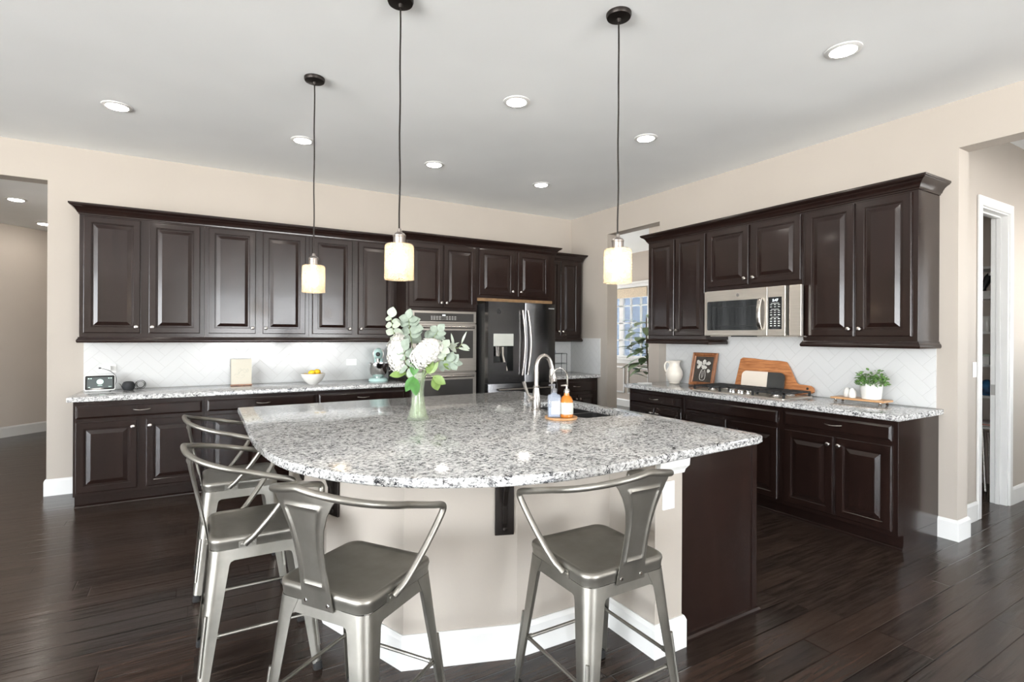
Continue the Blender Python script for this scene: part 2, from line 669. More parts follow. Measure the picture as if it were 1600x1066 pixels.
def slab(poly, z0, z1, r=0.006):
    rings = [[(x, y, z0) for x, y in offset_poly(poly, r * 0.6)], [(x, y, z0 + r * 0.6) for x, y in poly],
             [(x, y, z1 - r) for x, y in poly], [(x, y, z1 - r * 0.3) for x, y in offset_poly(poly, r * 0.3)],
             [(x, y, z1) for x, y in offset_poly(poly, r)]]
    return loft(bmn(), rings)


def text_mesh(name, body, size, mat, parent, loc, rot, depth=0.0006, align='CENTER'):
    cu = bpy.data.curves.new(name, 'FONT')
    cu.body = body
    cu.size = size
    cu.extrude = depth
    cu.align_x = align
    cu.align_y = 'CENTER'
    tmp = bpy.data.objects.new(name + '_tmp', cu)
    COL.objects.link(tmp)
    dg = bpy.context.evaluated_depsgraph_get()
    me = bpy.data.meshes.new_from_object(tmp.evaluated_get(dg))
    bpy.data.objects.remove(tmp)
    bpy.data.curves.remove(cu)
    me.name = name
    me.materials.clear()
    me.materials.append(mat)
    o = bpy.data.objects.new(name, me)
    COL.objects.link(o)
    o.parent = parent
    o.location = loc
    o.rotation_euler = rot
    return o


def leaf(bm, p, d, nrm, L, w, curl=0.0, fold=0.15, nseg=5, tip=1.0):
    """one leaf blade from p along d; nrm is its upper side"""
    p, d, nrm = Vector(p), Vector(d).normalized(), Vector(nrm)
    s = d.cross(nrm)
    if s.length < 1e-4: s = d.cross(Vector((1, 0, 0.3)))
    s.normalize()
    nn = s.cross(d).normalized()
    rows = []
    for i in range(nseg + 1):
        t = i / nseg
        hw = w * 0.5 * (math.sin(PI * min(1, t * 0.97 + 0.03)) ** 0.75) * (1 if t < 0.5 else 1 - (t - 0.5) * 0.25 * tip)
        if i in (0,): hw = w * 0.05
        if i == nseg: hw = w * 0.03
        c = p + d * (L * t) + nn * (-curl * L * t * t)
        rows.append([bm.verts.new(c - s * hw + nn * hw * fold), bm.verts.new(c), bm.verts.new(c + s * hw + nn * hw * fold)])
    for a, b in zip(rows, rows[1:]):
        bm.faces.new((a[0], a[1], b[1], b[0]))
        bm.faces.new((a[1], a[2], b[2], b[1]))


def copy_tree(o, parent=None):
    c = o.copy()
    COL.objects.link(c)
    if parent: c.parent = parent
    for ch in list(o.children): copy_tree(ch, c)
    return c


# ================================================================= SETTING
YW, XW, H = 5.942, 4.56, 3.084
struct('floor', B(-7.2, 9.0, -8.3, 12.5, -0.12, 0.0), M['floor'])
cb = bmn()
box(cb, -7.2, 9.0, -8.3, 6.112, H, H + 0.12)
box(cb, -0.9, 9.0, 6.112, 12.5, H, H + 0.12)
struct('ceiling', cb, M['ceiling'])
struct('ceiling', B(-5.2, -0.9, 6.112, 12.5, 2.92, 3.02), M['ceiling'])

wb = bmn()
box(wb, -1.173, 4.73, YW, 6.112, 0, H)
box(wb, -2.9, -1.173, YW, 6.112, 2.765, H)
box(wb, -7.1, -2.9, YW, 6.112, 0, H)
struct('wall_back', wb, M['wall'])
wr = bmn()
box(wr, XW, 4.73, 5.171, YW, 0, H)
box(wr, XW, 4.73, 4.28, 5.171, 2.752, H)
box(wr, XW, 4.73, 1.534, 4.28, 0, H)
box(wr, XW, 4.73, -0.3, 1.534, 2.751, H)
box(wr, XW, 4.73, -8.1, -0.3, 0, H)
struct('wall_right', wr, M['wall'])
# the wall behind the camera, with a wide glazed opening
wf = bmn()
box(wf, -7.1, 0.2, -8.1, -8.0, 0, H)
box(wf, 4.4, 4.73, -8.1, -8.0, 0, H)
box(wf, 0.2, 4.4, -8.1, -8.0, 2.8, H)
box(wf, 0.2, 4.4, -8.1, -8.0, 0, 0.1)
struct('wall_front', wf, M['wall'])
wl_ = bmn()
box(wl_, -7.1, -7.0, -8.0, -7.4, 0, H)
box(wl_, -7.1, -7.0, 2.0, YW, 0, H)
box(wl_, -7.1, -7.0, -7.4, 2.0, 2.8, H)
box(wl_, -7.1, -7.0, -7.4, 2.0, 0, 0.1)
struct('wall_left', wl_, M['wall'])


def window_grid(name, ax, pos, a0, a1, z0, z1, posts, rows=(), fw=0.06, th=0.05, glass=True):
    """frame, bars and one pane; ax 'x': runs along x at y=pos, ax 'y': runs along y at x=pos"""
    bm = bmn()

    def bar(p0, p1, q0, q1, t=th):
        if ax == 'x': box(bm, p0, p1, pos - t, pos, q0, q1)
        else: box(bm, pos, pos + t, p0, p1, q0, q1)
    bar(a0, a0 + fw, z0, z1)
    bar(a1 - fw, a1, z0, z1)
    bar(a0 + fw, a1 - fw, z0, z0 + fw)
    bar(a0 + fw, a1 - fw, z1 - fw, z1)
    for p, w in posts: bar(p - w / 2, p + w / 2, z0 + fw, z1 - fw, th * 0.9)
    for z, w in rows: bar(a0 + fw, a1 - fw, z - w / 2, z + w / 2, th * 0.5)
    f = struct(name, bm, M['white'])
    g = bmn()
    o = th * 0.6
    if ax == 'x': box(g, a0 + 0.02, a1 - 0.02, pos - o - 0.004, pos - o, z0 + 0.02, z1 - 0.02)
    else: box(g, pos + o, pos + o + 0.004, a0 + 0.02, a1 - 0.02, z0 + 0.02, z1 - 0.02)
    obj('pane', g, M['pane_dimmed' if name == 'window_1' else 'pane'], f)
    return f


window_grid('window_2', 'x', -8.02, 0.2, 4.4, 0.1, 2.8, [(1.6, 0.10), (3.0, 0.10)])
window_grid('added_window_left', 'y', -7.08, -7.4, 2.0, 0.1, 2.8, [(-5.0, 0.12), (-2.7, 0.12), (-0.35, 0.12)])  # unseen windows, added and widened for more daylight
window_grid('added_window_dining', 'x', 10.57, 5.1, 7.1, 0.4, 2.7, [(6.1, 0.1)])  # unseen window added to brighten the dining room
window_grid('added_window_hallway', 'x', -0.32, 6.0, 8.0, 1.1, 2.3, [(7.0, 0.1)])  # unseen window put in to light the right hallway

# pantry and hallway on the right
hp = bmn()
YP0, YP1 = 1.645, 1.755
DX0, DX1, DZ = 5.295, 5.905, 2.475
box(hp, 4.73, DX0, YP0, YP1, 0, H)
box(hp, DX1, 9.0, YP0, YP1, 0, H)
box(hp, DX0, DX1, YP0, YP1, DZ, H)
struct('wall_hallway', hp, M['wall'])
hw = bmn()
box(hw, 8.9, 9.0, -0.4, YP0, 0, H)
for q in ((4.73, 6.0, 0, H), (8.0, 9.0, 0, H), (6.0, 8.0, 0, 1.1), (6.0, 8.0, 2.3, H)): box(hw, q[0], q[1], -0.4, -0.3, q[2], q[3])
struct('wall_hallway_end', hw, M['wall'])
pw = bmn()
box(pw, 4.9, 5.0, YP1, 3.6, 0, H)
box(pw, 6.62, 6.72, YP1, 3.6, 0, H)
box(pw, 4.9, 6.72, 3.6, 3.7, 0, H)
struct('wall_pantry', pw, M['wall_hall'])
# door lining and casing of the pantry
dj = bmn()
box(dj, DX0, DX0 + 0.018, YP0 - 0.002, YP1 + 0.002, 0, DZ)
box(dj, DX1 - 0.018, DX1, YP0 - 0.002, YP1 + 0.002, 0, DZ)
box(dj, DX0 + 0.018, DX1 - 0.018, YP0 - 0.002, YP1 + 0.002, DZ - 0.018, DZ)
box(dj, DX1 - 0.030, DX1 - 0.018, YP0 + 0.045, YP0 + 0.075, 0, DZ - 0.018)
box(dj, DX0 + 0.018, DX0 + 0.030, YP0 + 0.045, YP0 + 0.075, 0, DZ - 0.018)
box(dj, DX0 + 0.030, DX1 - 0.030, YP0 + 0.045, YP0 + 0.075, DZ - 0.030, DZ - 0.018)
dfr = struct('door_1', dj, M['white'], bev=0.002)
cs = bmn()
for a, b in ((DX0 - 0.058, DX0 + 0.004), (DX1 - 0.004, DX1 + 0.055)):
    box(cs, a, b, YP0 - 0.018, YP0, 0, DZ + 0.07)
box(cs, DX0 + 0.004, DX1 - 0.004, YP0 - 0.018, YP0, DZ - 0.006, DZ + 0.07)
obj('door_casing', cs, M['white'], dfr, bev=0.005)
sp = obj('strike_plate', B(DX1 - 0.021, DX1 - 0.0182, YP0 + 0.078, YP0 + 0.108, 0.93, 1.02), plain('satin_plate', (0.42, 0.41, 0.39), 0.5, 0.3), dfr)
sp['label'] = 'bright metal strike plate'

# left hall beyond the opening
dw = bmn()
dirv = Vector((1, 1)).normalized()
nv = Vector((-dirv.y, dirv.x))
p0, p1 = Vector((-4.9, 7.0)), Vector((0.4, 12.3))
poly = [p0, p1, p1 + nv * 0.1, p0 + nv * 0.1]
prism(dw, [(p.x, p.y) for p in poly], 0, 2.92)
struct('wall_hall_diagonal', dw, M['wall_hall'])
lh = bmn()
box(lh, -1.0, -0.9, 6.112, 12.4, 0, H)
box(lh, -5.2, -5.1, YW, 8.0, 0, H)
box(lh, -5.2, 4.7, 12.4, 12.5, 0, H)
struct('wall_hall_side', lh, M['wall_hall'])

# dining room beyond the right opening
XD = 7.42
dn = bmn()
box(dn, XD, XD + 0.15, 4.3, 7.25, 0, H)
box(dn, XD, XD + 0.15, 8.80, 12.0, 0, H)
box(dn, XD, XD + 0.15, 7.25, 8.80, 2.25, H)
box(dn, XD, XD + 0.15, 7.25, 8.80, 0, 0.98)
struct('wall_dining_right', dn, M['wall_dining'])
dn = bmn()
for q in ((4.73, 5.1, 0, H), (7.1, XD, 0, H), (5.1, 7.1, 0, 0.4), (5.1, 7.1, 2.7, H)): box(dn, q[0], q[1], 10.5, 10.6, q[2], q[3])
struct('wall_dining_back', dn, M['wall_dining'])
struct('wall_dining_left', B(4.73, 4.83, 6.113, 10.5, 0, H), M['wall_dining'])
struct('wall_dining_front', B(5.10, XD, 4.3, 4.4, 0, H), M['wall_dining'])
st = bmn()
box(st, 4.74, 5.10, 4.28, 4.62, 0, H)
struct('wall_dining_pier', st, M['wall_dining'])
window_grid('window_1', 'y', XD + 0.03, 7.25, 8.80, 0.98, 2.25,
            [(8.025, 0.115), (7.755, 0.022), (7.48, 0.022), (8.29, 0.022), (8.53, 0.022)],
            [(2.04, 0.022), (1.69, 0.022), (1.345, 0.022)], fw=0.05, th=0.06)
tr = bmn()
box(tr, XD - 0.02, XD - 0.001, 7.17, 7.25, 0.98, 2.40)
box(tr, XD - 0.02, XD - 0.001, 8.80, 8.88, 0.98, 2.40)
box(tr, XD - 0.03, XD - 0.001, 7.15, 8.90, 2.40, 2.47)
box(tr, XD - 0.05, XD - 0.001, 7.13, 8.92, 2.47, 2.51)
box(tr, XD - 0.06, XD - 0.001, 7.15, 8.90, 0.95, 0.98)
box(tr, XD - 0.02, XD - 0.001, 7.17, 8.88, 0.87, 0.95)
struct('trim_1', tr, M['white'], bev=0.004)
wc = bmn()
for a, b in ((6.5, 7.12), (7.22, 7.79), (7.88, 8.45), (8.54, 9.1)):
    for q in ((a, a + 0.03, 0.27, 0.81), (b - 0.03, b, 0.27, 0.81), (a + 0.03, b - 0.03, 0.27, 0.30), (a + 0.03, b - 0.03, 0.78, 0.81)):
        box(wc, XD - 0.014, XD - 0.001, *q)
struct('trim_2', wc, M['white'], bev=0.004)
shade = tag(obj('window_shade', B(XD - 0.035, XD - 0.021, 7.255, 8.795, 2.20, 2.385), M['linen']),
            'woven tan window shade drawn up at the head of the window', 'window shade')
# neighbouring house outside that window
nh = thing('neighbour_house', 'blue lap-sided neighbouring house seen through the far window', 'house', (9.8, 8.0, 0))
obj('wall', B(0, 4, -9, 9, 0.0, 7.5), M['siding'], nh)
obj('roof', loft(bmn(), [[(-0.6, -9.4, 7.5), (4.4, -9.4, 7.5), (2, -9.4, 9.3)], [(-0.6, 9.4, 7.5), (4.4, 9.4, 7.5), (2, 9.4, 9.3)]]), M['bronze'], nh)

# baseboards
BBP = [(0, 0), (0.016, 0), (0.016, 0.125), (0.010, 0.14), (0.006, 0.145), (0, 0.145)]


def baseboard(name, path, prof=BBP):
    return struct(name, molding(bmn(), path, prof), M['white'])


baseboard('baseboard_back', [(-1.173, 6.11), (-1.173, YW), (-0.895, YW)][::1])
baseboard('baseboard_right', [(XW, 1.645), (XW, 1.534), (4.73, 1.534), (4.73, YP0), (DX0 - 0.059, YP0)])
baseboard('baseboard_hallway', [(DX1 + 0.056, YP0), (8.9, YP0)])
baseboard('baseboard_hall', [(p0.x, p0.y), (p1.x, p1.y)])
baseboard('baseboard_dining', [(XD, 10.5), (XD, 4.4)])
baseboard('baseboard_opening', [(XW, 5.285), (XW, 5.171), (4.73, 5.171)])


# ================================================================= CABINETS
def panel(bm, x0, x1, z0, z1, t=0.02, raised=True):
    """a cabinet door or drawer front standing on the plane y=0, front towards -y"""
    if raised:
        P = [(0, 0), (0, -t + 0.006), (0.003, -t + 0.005), (0.006, -t), (0.050, -t), (0.053, -t + 0.003), (0.057, -t + 0.003),
             (0.060, -t + 0.010), (0.068, -t + 0.010), (0.094, -t + 0.002), (0.097, -t + 0.001)]
    else:
        P = [(0, 0), (0, -t + 0.007), (0.004, -t + 0.006), (0.012, -t + 0.0015), (0.015, -t)]
    loft(bm, [[(x0 + i, y, z0 + i), (x1 - i, y, z0 + i), (x1 - i, y, z1 - i), (x0 + i, y, z1 - i)] for i, y in P])
    return bm


def knob_bm(x, z, y):
    return lathe(bmn(), [(0.0, y), (0.009, y), (0.006, y - 0.006), (0.0055, y - 0.012), (0.013, y - 0.017), (0.0165, y - 0.022), (0.015, y - 0.027), (0.008, y - 0.030), (0, y - 0.0305)], 16, (x, 0, z), 'y')


def pull_bm(x, z, y, L=0.115):
    pts = []
    for k in range(13):
        t = k / 12
        pts.append((x - L / 2 + L * t, y - 0.004 - 0.024 * math.sin(PI * t) ** 0.6, z - 0.004 * math.sin(PI * t)))
    return tube(bmn(), pts, [0.006 - 0.002 * math.sin(PI * k / 12) for k in range(13)], 8)


def cabinet(name, label, group, loc, rz, w, h, d, doors=(), drawers=(), z0=0.0, toe=False, cat='cabinet', body=None):
    t = thing(name, label, cat, loc, rz, group)
    bb = body if body else B(0.0006, w - 0.0006, 0, d - 0.001, z0, h)
    obj('cabinet_body', bb, M['cab'], t, bev=0.0012)
    T = 0.02
    for x0, x1, a, b, kn in doors:
        dr = obj('door', panel(bmn(), x0, x1, a, b, T), M['cab'], t)
        if kn:
            kx = x0 + 0.028 if kn[0] == 'l' else x1 - 0.028
            kz = b - 0.055 if kn[1] == 't' else a + 0.055
            k = obj('knob', knob_bm(kx, kz, -T), M['nickel'], dr, True)
            k['label'] = 'round brushed metal knob'
    for x0, x1, a, b, hd in drawers:
        dr = obj('drawer', panel(bmn(), x0, x1, a, b, T, False), M['cab'], t)
        if hd:
            k = obj('handle', pull_bm((x0 + x1) / 2, (a + b) / 2 + 0.004, -T), M['nickel'], dr, True)
            k['label'] = 'arched brushed metal pull'
    if toe:
        tk = obj('toe_kick', B(0.0006, w - 0.0006, 0.075, d - 0.001, 0, z0 - 0.0005), M['cab'], t)
        qr = [(0.075, 0.0), (0.057, 0.0), (0.059, 0.010), (0.065, 0.017), (0.075, 0.020)]
        obj('shoe_molding', prism(bmn(), qr, 0.0006, w - 0.0006, lambda u, v, q: (q, u, v)), M['cab'], t)
    return t


ZU0, ZU1 = 1.395, 2.44
UD = 0.31
g = 'upper cabinets on the left wall run'
for i, (x, wd, lab) in enumerate([
        (-0.905, 0.922, 'dark wood upper cabinet with two doors at the free left end of the long run'),
        (0.0175, 0.930, 'dark wood upper cabinet with two doors in the middle of the long run'),
        (0.948, 0.936, 'dark wood upper cabinet with two doors beside the tall oven cabinet')]):
    a, b = 0.031, wd / 2 - 0.031
    cabinet('upper_cabinet', lab, g, (x, YW - UD, 0), 0, wd, ZU1, UD,
            [(a, b, 1.43, 2.428, 'rb'), (wd - b, wd - a - 0.005, 1.43, 2.428, 'lb')], z0=ZU0)
g = 'base cabinets on the left wall run'
BD = 0.60
ZB = 0.874
for i, (x, wd, lab) in enumerate([
        (-0.894, 0.914, 'dark wood base cabinet with drawer and two doors below the smart display'),
        (0.0205, 0.952, 'dark wood base cabinet with drawer and two doors below the small cream card'),
        (0.973, 0.911, 'dark wood base cabinet below the stand mixer, mostly behind the island')]):
    a, b = 0.019, wd / 2 - 0.031
    cabinet('base_cabinet', lab, g, (x, YW - BD, 0), 0, wd, ZB, BD,
            [(a, b, 0.134, 0.705, 'rt'), (wd - b, wd - a, 0.134, 0.705, 'lt')], [(a, wd - a, 0.733, 0.838, True)], z0=0.105, toe=True)

# tall oven cabinet: sides, top box and doors around the ovens
t = thing('tall_oven_cabinet', 'tall dark wood cabinet built around the double wall oven', 'cabinet', (1.886, YW - 0.60, 0))
ob = bmn()
WO = 0.855
box(ob, 0, 0.045, 0, 0.599, 0.105, ZU1)
box(ob, WO - 0.020, WO, 0, 0.599, 0.105, ZU1)
box(ob, 0.045, WO - 0.020, 0, 0.599, 1.70, ZU1)
box(ob, 0.045, WO - 0.020, 0, 0.599, 0.105, 0.345)
box(ob, 0.045, WO - 0.020, 0.57, 0.599, 0.345, 1.70)
obj('cabinet_body', ob, M['cab'], t)
for x0, x1, kn in ((0.024, 0.424, 'r'), (0.430, 0.830, 'l')):
    dr = obj('door', panel(bmn(), x0, x1, 1.728, 2.428), M['cab'], t)
    obj('knob', knob_bm(x1 - 0.028 if kn == 'r' else x0 + 0.028, 1.783, -0.02), M['nickel'], dr, True)
obj('drawer', panel(bmn(), 0.03, WO - 0.03, 0.125, 0.335, 0.02, False), M['cab'], t)
obj('toe_kick', B(0, WO, 0.075, 0.599, 0, 0.104), M['cab'], t)

# refrigerator surround
t = thing('refrigerator_cabinet', 'dark wood two-door cabinet bridging over the refrigerator with tall side panel', 'cabinet', (2.742, YW - 0.60, 0))
fb = bmn()
WF = 1.098
box(fb, 0, WF, 0, 0.599, 1.862, ZU1)
box(fb, WF - 0.035, WF, 0, 0.599, 0, 1.862)
obj('cabinet_body', fb, M['cab'], t)
for x0, x1, kn in ((0.022, 0.490, 'r'), (0.548, 0.998, 'l')):
    dr = obj('door', panel(bmn(), x0, x1, 1.895, 2.428), M['cab'], t)
    obj('knob', knob_bm(x1 - 0.028 if kn == 'r' else x0 + 0.028, 1.95, -0.02), M['nickel'], dr, True)
rw = obj('bottom_rail', B(0.0, WF - 0.036, 0.004, 0.03, 1.826, 1.861), M['rawwood'], t)
rw['label'] = 'unstained pale wood strip'

# corner units right of the refrigerator
XC = 3.8415
cabinet('corner_upper_cabinet', 'narrow dark wood upper cabinet in the corner right of the refrigerator', None, (XC, YW - UD, 0), 0, 0.655, ZU1, UD,
        [(0.012, 0.290, 1.43, 2.428, 'rb'), (0.298, 0.600, 1.43, 2.428, 'lb')], z0=ZU0)
cabinet('corner_base_cabinet', 'dark wood base cabinet in the corner right of the refrigerator', None, (XC, YW - BD, 0), 0, 0.70, ZB, BD,
        [(0.02, 0.350, 0.134, 0.665, 'rt'), (0.356, 0.665, 0.134, 0.665, 'lt')], [(0.02, 0.665, 0.70, 0.838, True)], z0=0.105, toe=True)

# right wall runs: local x runs towards the camera, local y into the wall
RZ = -PI / 2
UDR = 0.33
g = 'upper cabinets on the cooktop wall'
XF = XW - UDR
yA, yB, yC, yD = 4.128, 3.363, 2.427, 1.640
w = yA - yB - 0.001
cabinet('upper_cabinet', 'dark wood two-door upper cabinet left of the microwave', g, (XF, yA, 0), RZ, w, ZU1, UDR,
        [(0.016, 0.372, 1.43, 2.428, 'rb'), (0.390, 0.752, 1.43, 2.428, 'lb')], z0=ZU0)
w = yB - yC - 0.001
cabinet('upper_cabinet', 'short dark wood two-door upper cabinet directly above the microwave', g, (XF, yB, 0), RZ, w, ZU1, UDR,
        [(0.012, 0.452, 1.893, 2.428, 'rb'), (0.483, 0.922, 1.893, 2.428, 'lb')], z0=1.852)
w = yC - yD
cabinet('upper_cabinet', 'dark wood two-door upper cabinet right of the microwave at the wall end', g, (XF, yC, 0), RZ, w, ZU1, UDR,
        [(0.024, 0.386, 1.43, 2.428, 'rb'), (0.404, 0.752, 1.43, 2.428, 'lb')], z0=ZU0)
g = 'base cabinets on the cooktop wall'
XB = XW - BD
for y, y2, lab in [(4.128, 3.385, 'dark wood base cabinet with one drawer below the cream pitcher'),
                   (3.384, 2.428, 'wide dark wood base cabinet with false drawer front under the cooktop'),
                   (2.427, 1.640, 'dark wood base cabinet with drawer and two doors under the potted plant, right end')]:
    w = y - y2
    wide = w > 0.9
    a = 0.022
    drs = [(a, w / 2 - (0.025 if wide else 0.008), 0.134, 0.700, 'rt'), (w / 2 + (0.025 if wide else 0.008), w - a - 0.012, 0.134, 0.700, 'lt')]
    if wide: drs = [(d[0], d[1], d[2], d[3], None) for d in drs]
    cabinet('base_cabinet', lab, g, (XB, y, 0), RZ, w, ZB, BD, drs, [(a, w - a - 0.012, 0.733, 0.838, not wide)], z0=0.105, toe=True)

# crown moldings and light rails
CR = [(-0.03, 0), (0.006, 0), (0.007, 0.010), (0.014, 0.014), (0.018, 0.026), (0.030, 0.046), (0.046, 0.060), (0.058, 0.066), (0.060, 0.072), (0.066, 0.074), (0.066, 0.088), (-0.03, 0.088)]
CR = [(o, z + ZU1 + 0.0005) for o, z in CR]
LR = [(-0.016, 0), (0.012, 0), (0.017, 0.008), (0.018, 0.018), (0.014, 0.030), (0.008, 0.036), (0.005, 0.049), (-0.016, 0.049)]
LR = [(o, z + 1.3455) for o, z in LR]


def trim(name, paths, prof, label, group):
    bm = bmn()
    for p in paths: molding(bm, p, prof)
    return tag(obj(name, bm, M['cab'], None, True, angle=30), label, 'molding', group)


yl = YW - UD - 0.002
trim('crown_molding', [[(-0.905, YW - 0.001), (-0.905, yl), (1.884, yl)]], CR, 'dark crown molding along the top of the long left upper cabinets', 'crown moldings')
yt = YW - 0.602
trim('crown_molding', [[(1.886, YW - UD - 0.07), (1.886, yt), (3.840, yt), (3.840, YW - UD - 0.07)]], CR, 'dark crown molding above the oven and refrigerator cabinets', 'crown moldings')
trim('crown_molding', [[(3.842, yl), (4.4965, yl), (4.4965, YW - 0.001)]], CR, 'short dark crown molding on the corner cabinet right of the refrigerator', 'crown moldings')
xr = XF - 0.002
trim('crown_molding', [[(XW - 0.001, 4.128), (xr, 4.128), (xr, 1.640), (XW - 0.001, 1.640)]], CR, 'dark crown molding along the top of the microwave wall cabinets', 'crown moldings')
trim('light_rail', [[(-0.905, YW - 0.01), (-0.905, yl + 0.002), (1.884, yl + 0.002)]], LR, 'dark light rail under the long left upper cabinets', 'light rails')
trim('light_rail', [[(3.845, yl + 0.002), (4.4965, yl + 0.002), (4.4965, YW - 0.01)]], LR, 'dark light rail under the corner upper cabinet', 'light rails')
trim('light_rail', [[(XW - 0.01, 4.128), (xr + 0.002, 4.128), (xr + 0.002, 3.345), (XW - 0.06, 3.345)]], LR, 'dark light rail under the cabinet left of the microwave', 'light rails')
trim('light_rail', [[(XW - 0.06, 2.427), (xr + 0.002, 2.427), (xr + 0.002, 1.640), (XW - 0.01, 1.640)]], LR, 'dark light rail under the cabinet right of the microwave', 'light rails')

# countertops
CT0, CT1 = 0.8745, 0.914
yc = YW - 0.648
tag(obj('granite_countertop', slab([(-0.928, yc), (1.884, yc), (1.884, YW - 0.001), (-0.928, YW - 0.001)], CT0, CT1), M['granite'], None, True),
    'long speckled granite countertop along the left wall', 'countertop', 'granite countertops')
tag(obj('granite_countertop', slab([(3.843, yc), (XW - 0.002, yc), (XW - 0.002, YW - 0.001), (3.843, YW - 0.001)], CT0, CT1), M['granite'], None, True),
    'short speckled granite countertop in the corner right of the refrigerator', 'countertop', 'granite countertops')
xc = XW - 0.655
tag(obj('granite_countertop', slab([(xc, 1.612), (XW - 0.001, 1.612), (XW - 0.001, 4.155), (xc, 4.155)], CT0, CT1), M['granite'], None, True),
    'speckled granite countertop holding the gas cooktop on the right wall', 'countertop', 'granite countertops')

# tile
tag(obj('tile_backsplash', B(-0.919, 1.884, YW - 0.010, YW - 0.0005, CT1 + 0.0005, 1.394), M['tile']),
    'white herringbone tile backsplash behind the long left counter', 'backsplash', 'tile backsplashes')
tag(obj('tile_backsplash', B(3.845, XW - 0.0005, YW - 0.010, YW - 0.0005, CT1 + 0.0005, 1.394), M['tile']), 'narrow white tile backsplash behind the tiered stand, under the corner cabinet', 'backsplash', 'tile backsplashes')
tag(obj('tile_backsplash', B(XW - 0.010, XW - 0.0005, 5.300, YW - 0.0105, CT1 + 0.0005, 1.394), M['tile']), 'white tile backsplash on the side wall of the corner, left of the dining opening', 'backsplash', 'tile backsplashes')
rbs = bmn()
box(rbs, XW - 0.010, XW - 0.0005, 1.655, 4.165, CT1 + 0.0005, 1.394)
box(rbs, XW - 0.010, XW - 0.0005, yC + 0.002, yB - 0.002, 1.394, 1.85)
tag(obj('tile_backsplash', rbs, M['tile']), 'white herringbone tile backsplash behind the gas cooktop', 'backsplash', 'tile backsplashes')


# ================================================================= APPLIANCES
def bar_handle(bm, p, q, r=0.011, stand=0.035, out=(0, -1, 0), posts=True):
    p, q, o = Vector(p), Vector(q), Vector(out)
    tube(bm, [p + o * stand, q + o * stand], r, 12)
    d = (q - p).normalized()
    for e in (p + d * 0.03, q - d * 0.03):
        tube(bm, [e, e + o * (stand)], r * 0.7, 8)
    return bm


# double wall oven
t = thing('double_wall_oven', 'slate steel double wall oven with glass doors', 'oven', (1.935, YW - 0.60, 0))
ow = 0.782
oy = -0.028
obj('oven_body', B(0.002, ow - 0.024, 0.0, 0.55, 0.352, 1.694), M['black'], t)
obj('trim_frame', B(0, ow - 0.020 + 0.018, oy + 0.018, -0.001, 0.352, 1.694), M['slate'], t)
cp = obj('control_panel', B(0.0, ow, oy, oy + 0.017, 1.560, 1.694), M['slate'], t, bev=0.003)
obj('control_glass', B(0.035, ow - 0.035, oy - 0.003, oy, 1.575, 1.668), M['greyglass'], cp)
dg_ = obj('clock_digits', B(0.36, 0.395, oy - 0.0045, oy - 0.0032, 1.640, 1.652), M['digits'], cp)
for r in range(3):
    lg = bmn()
    x0, z = 0.225, 1.597 + r * 0.016
    box(lg, x0, x0 + 0.125, oy - 0.0042, oy - 0.0031, z + 0.001, z + 0.0025)
    for c in range(4): box(lg, x0 + c * 0.033, x0 + c * 0.033 + 0.013, oy - 0.0043, oy - 0.0031, z, z + 0.005)
    x0 = 0.410
    box(lg, x0 - 0.06, x0 + 0.125, oy - 0.0042, oy - 0.0031, z + 0.001, z + 0.0022)
    for c in range(4): box(lg, x0 + c * 0.033, x0 + c * 0.033 + 0.013, oy - 0.0043, oy - 0.0031, z, z + 0.005)
    obj('touch_legends', lg, M['legend'], cp)
for z0, z1, wz0, wz1 in ((1.018, 1.552, 1.165, 1.478), (0.360, 1.008, 0.52, 0.930)):
    d = obj('oven_door', B(0.0, ow, oy - 0.008, oy + 0.017, z0, z1), M['slate'], t, bev=0.004)
    obj('door_window', B(0.055, ow - 0.045, oy - 0.011, oy - 0.0075, wz0, wz1), M['greyglass'], d)
    h = obj('handle', bar_handle(bmn(), (0.05, oy - 0.008, z1 - 0.038), (ow - 0.05, oy - 0.008, z1 - 0.038), 0.014, 0.045), M['nickel'], d, True)

# refrigerator
t = thing('refrigerator', 'black stainless French door refrigerator with water dispenser', 'refrigerator', (2.752, 5.092, 0))
fw, fh = 0.925, 1.805
obj('fridge_body', B(0.004, fw - 0.004, 0.085, 0.80, 0.03, fh - 0.02), M['black'], t, bev=0.004)
ff = bmn()
for x in (0.06, fw - 0.06):
    for y in (0.12, 0.75): lathe(ff, [(0, 0), (0.02, 0), (0.02, 0.03), (0, 0.03)], 10, (x, y, 0))
obj('feet', ff, M['black'], t)
split = 0.483


def fridge_door(x0, x1, z0, z1):
    ring = [(x0, 0.08), (x0, 0.012), (x0 + 0.003, 0.004), (x0 + 0.012, 0.0), ((x0 + x1) / 2, -0.004), (x1 - 0.012, 0.0), (x1 - 0.003, 0.004), (x1, 0.012), (x1, 0.08)]
    return loft(bmn(), [[(x, y, z0) for x, y in ring], [(x, y, z1) for x, y in ring]])


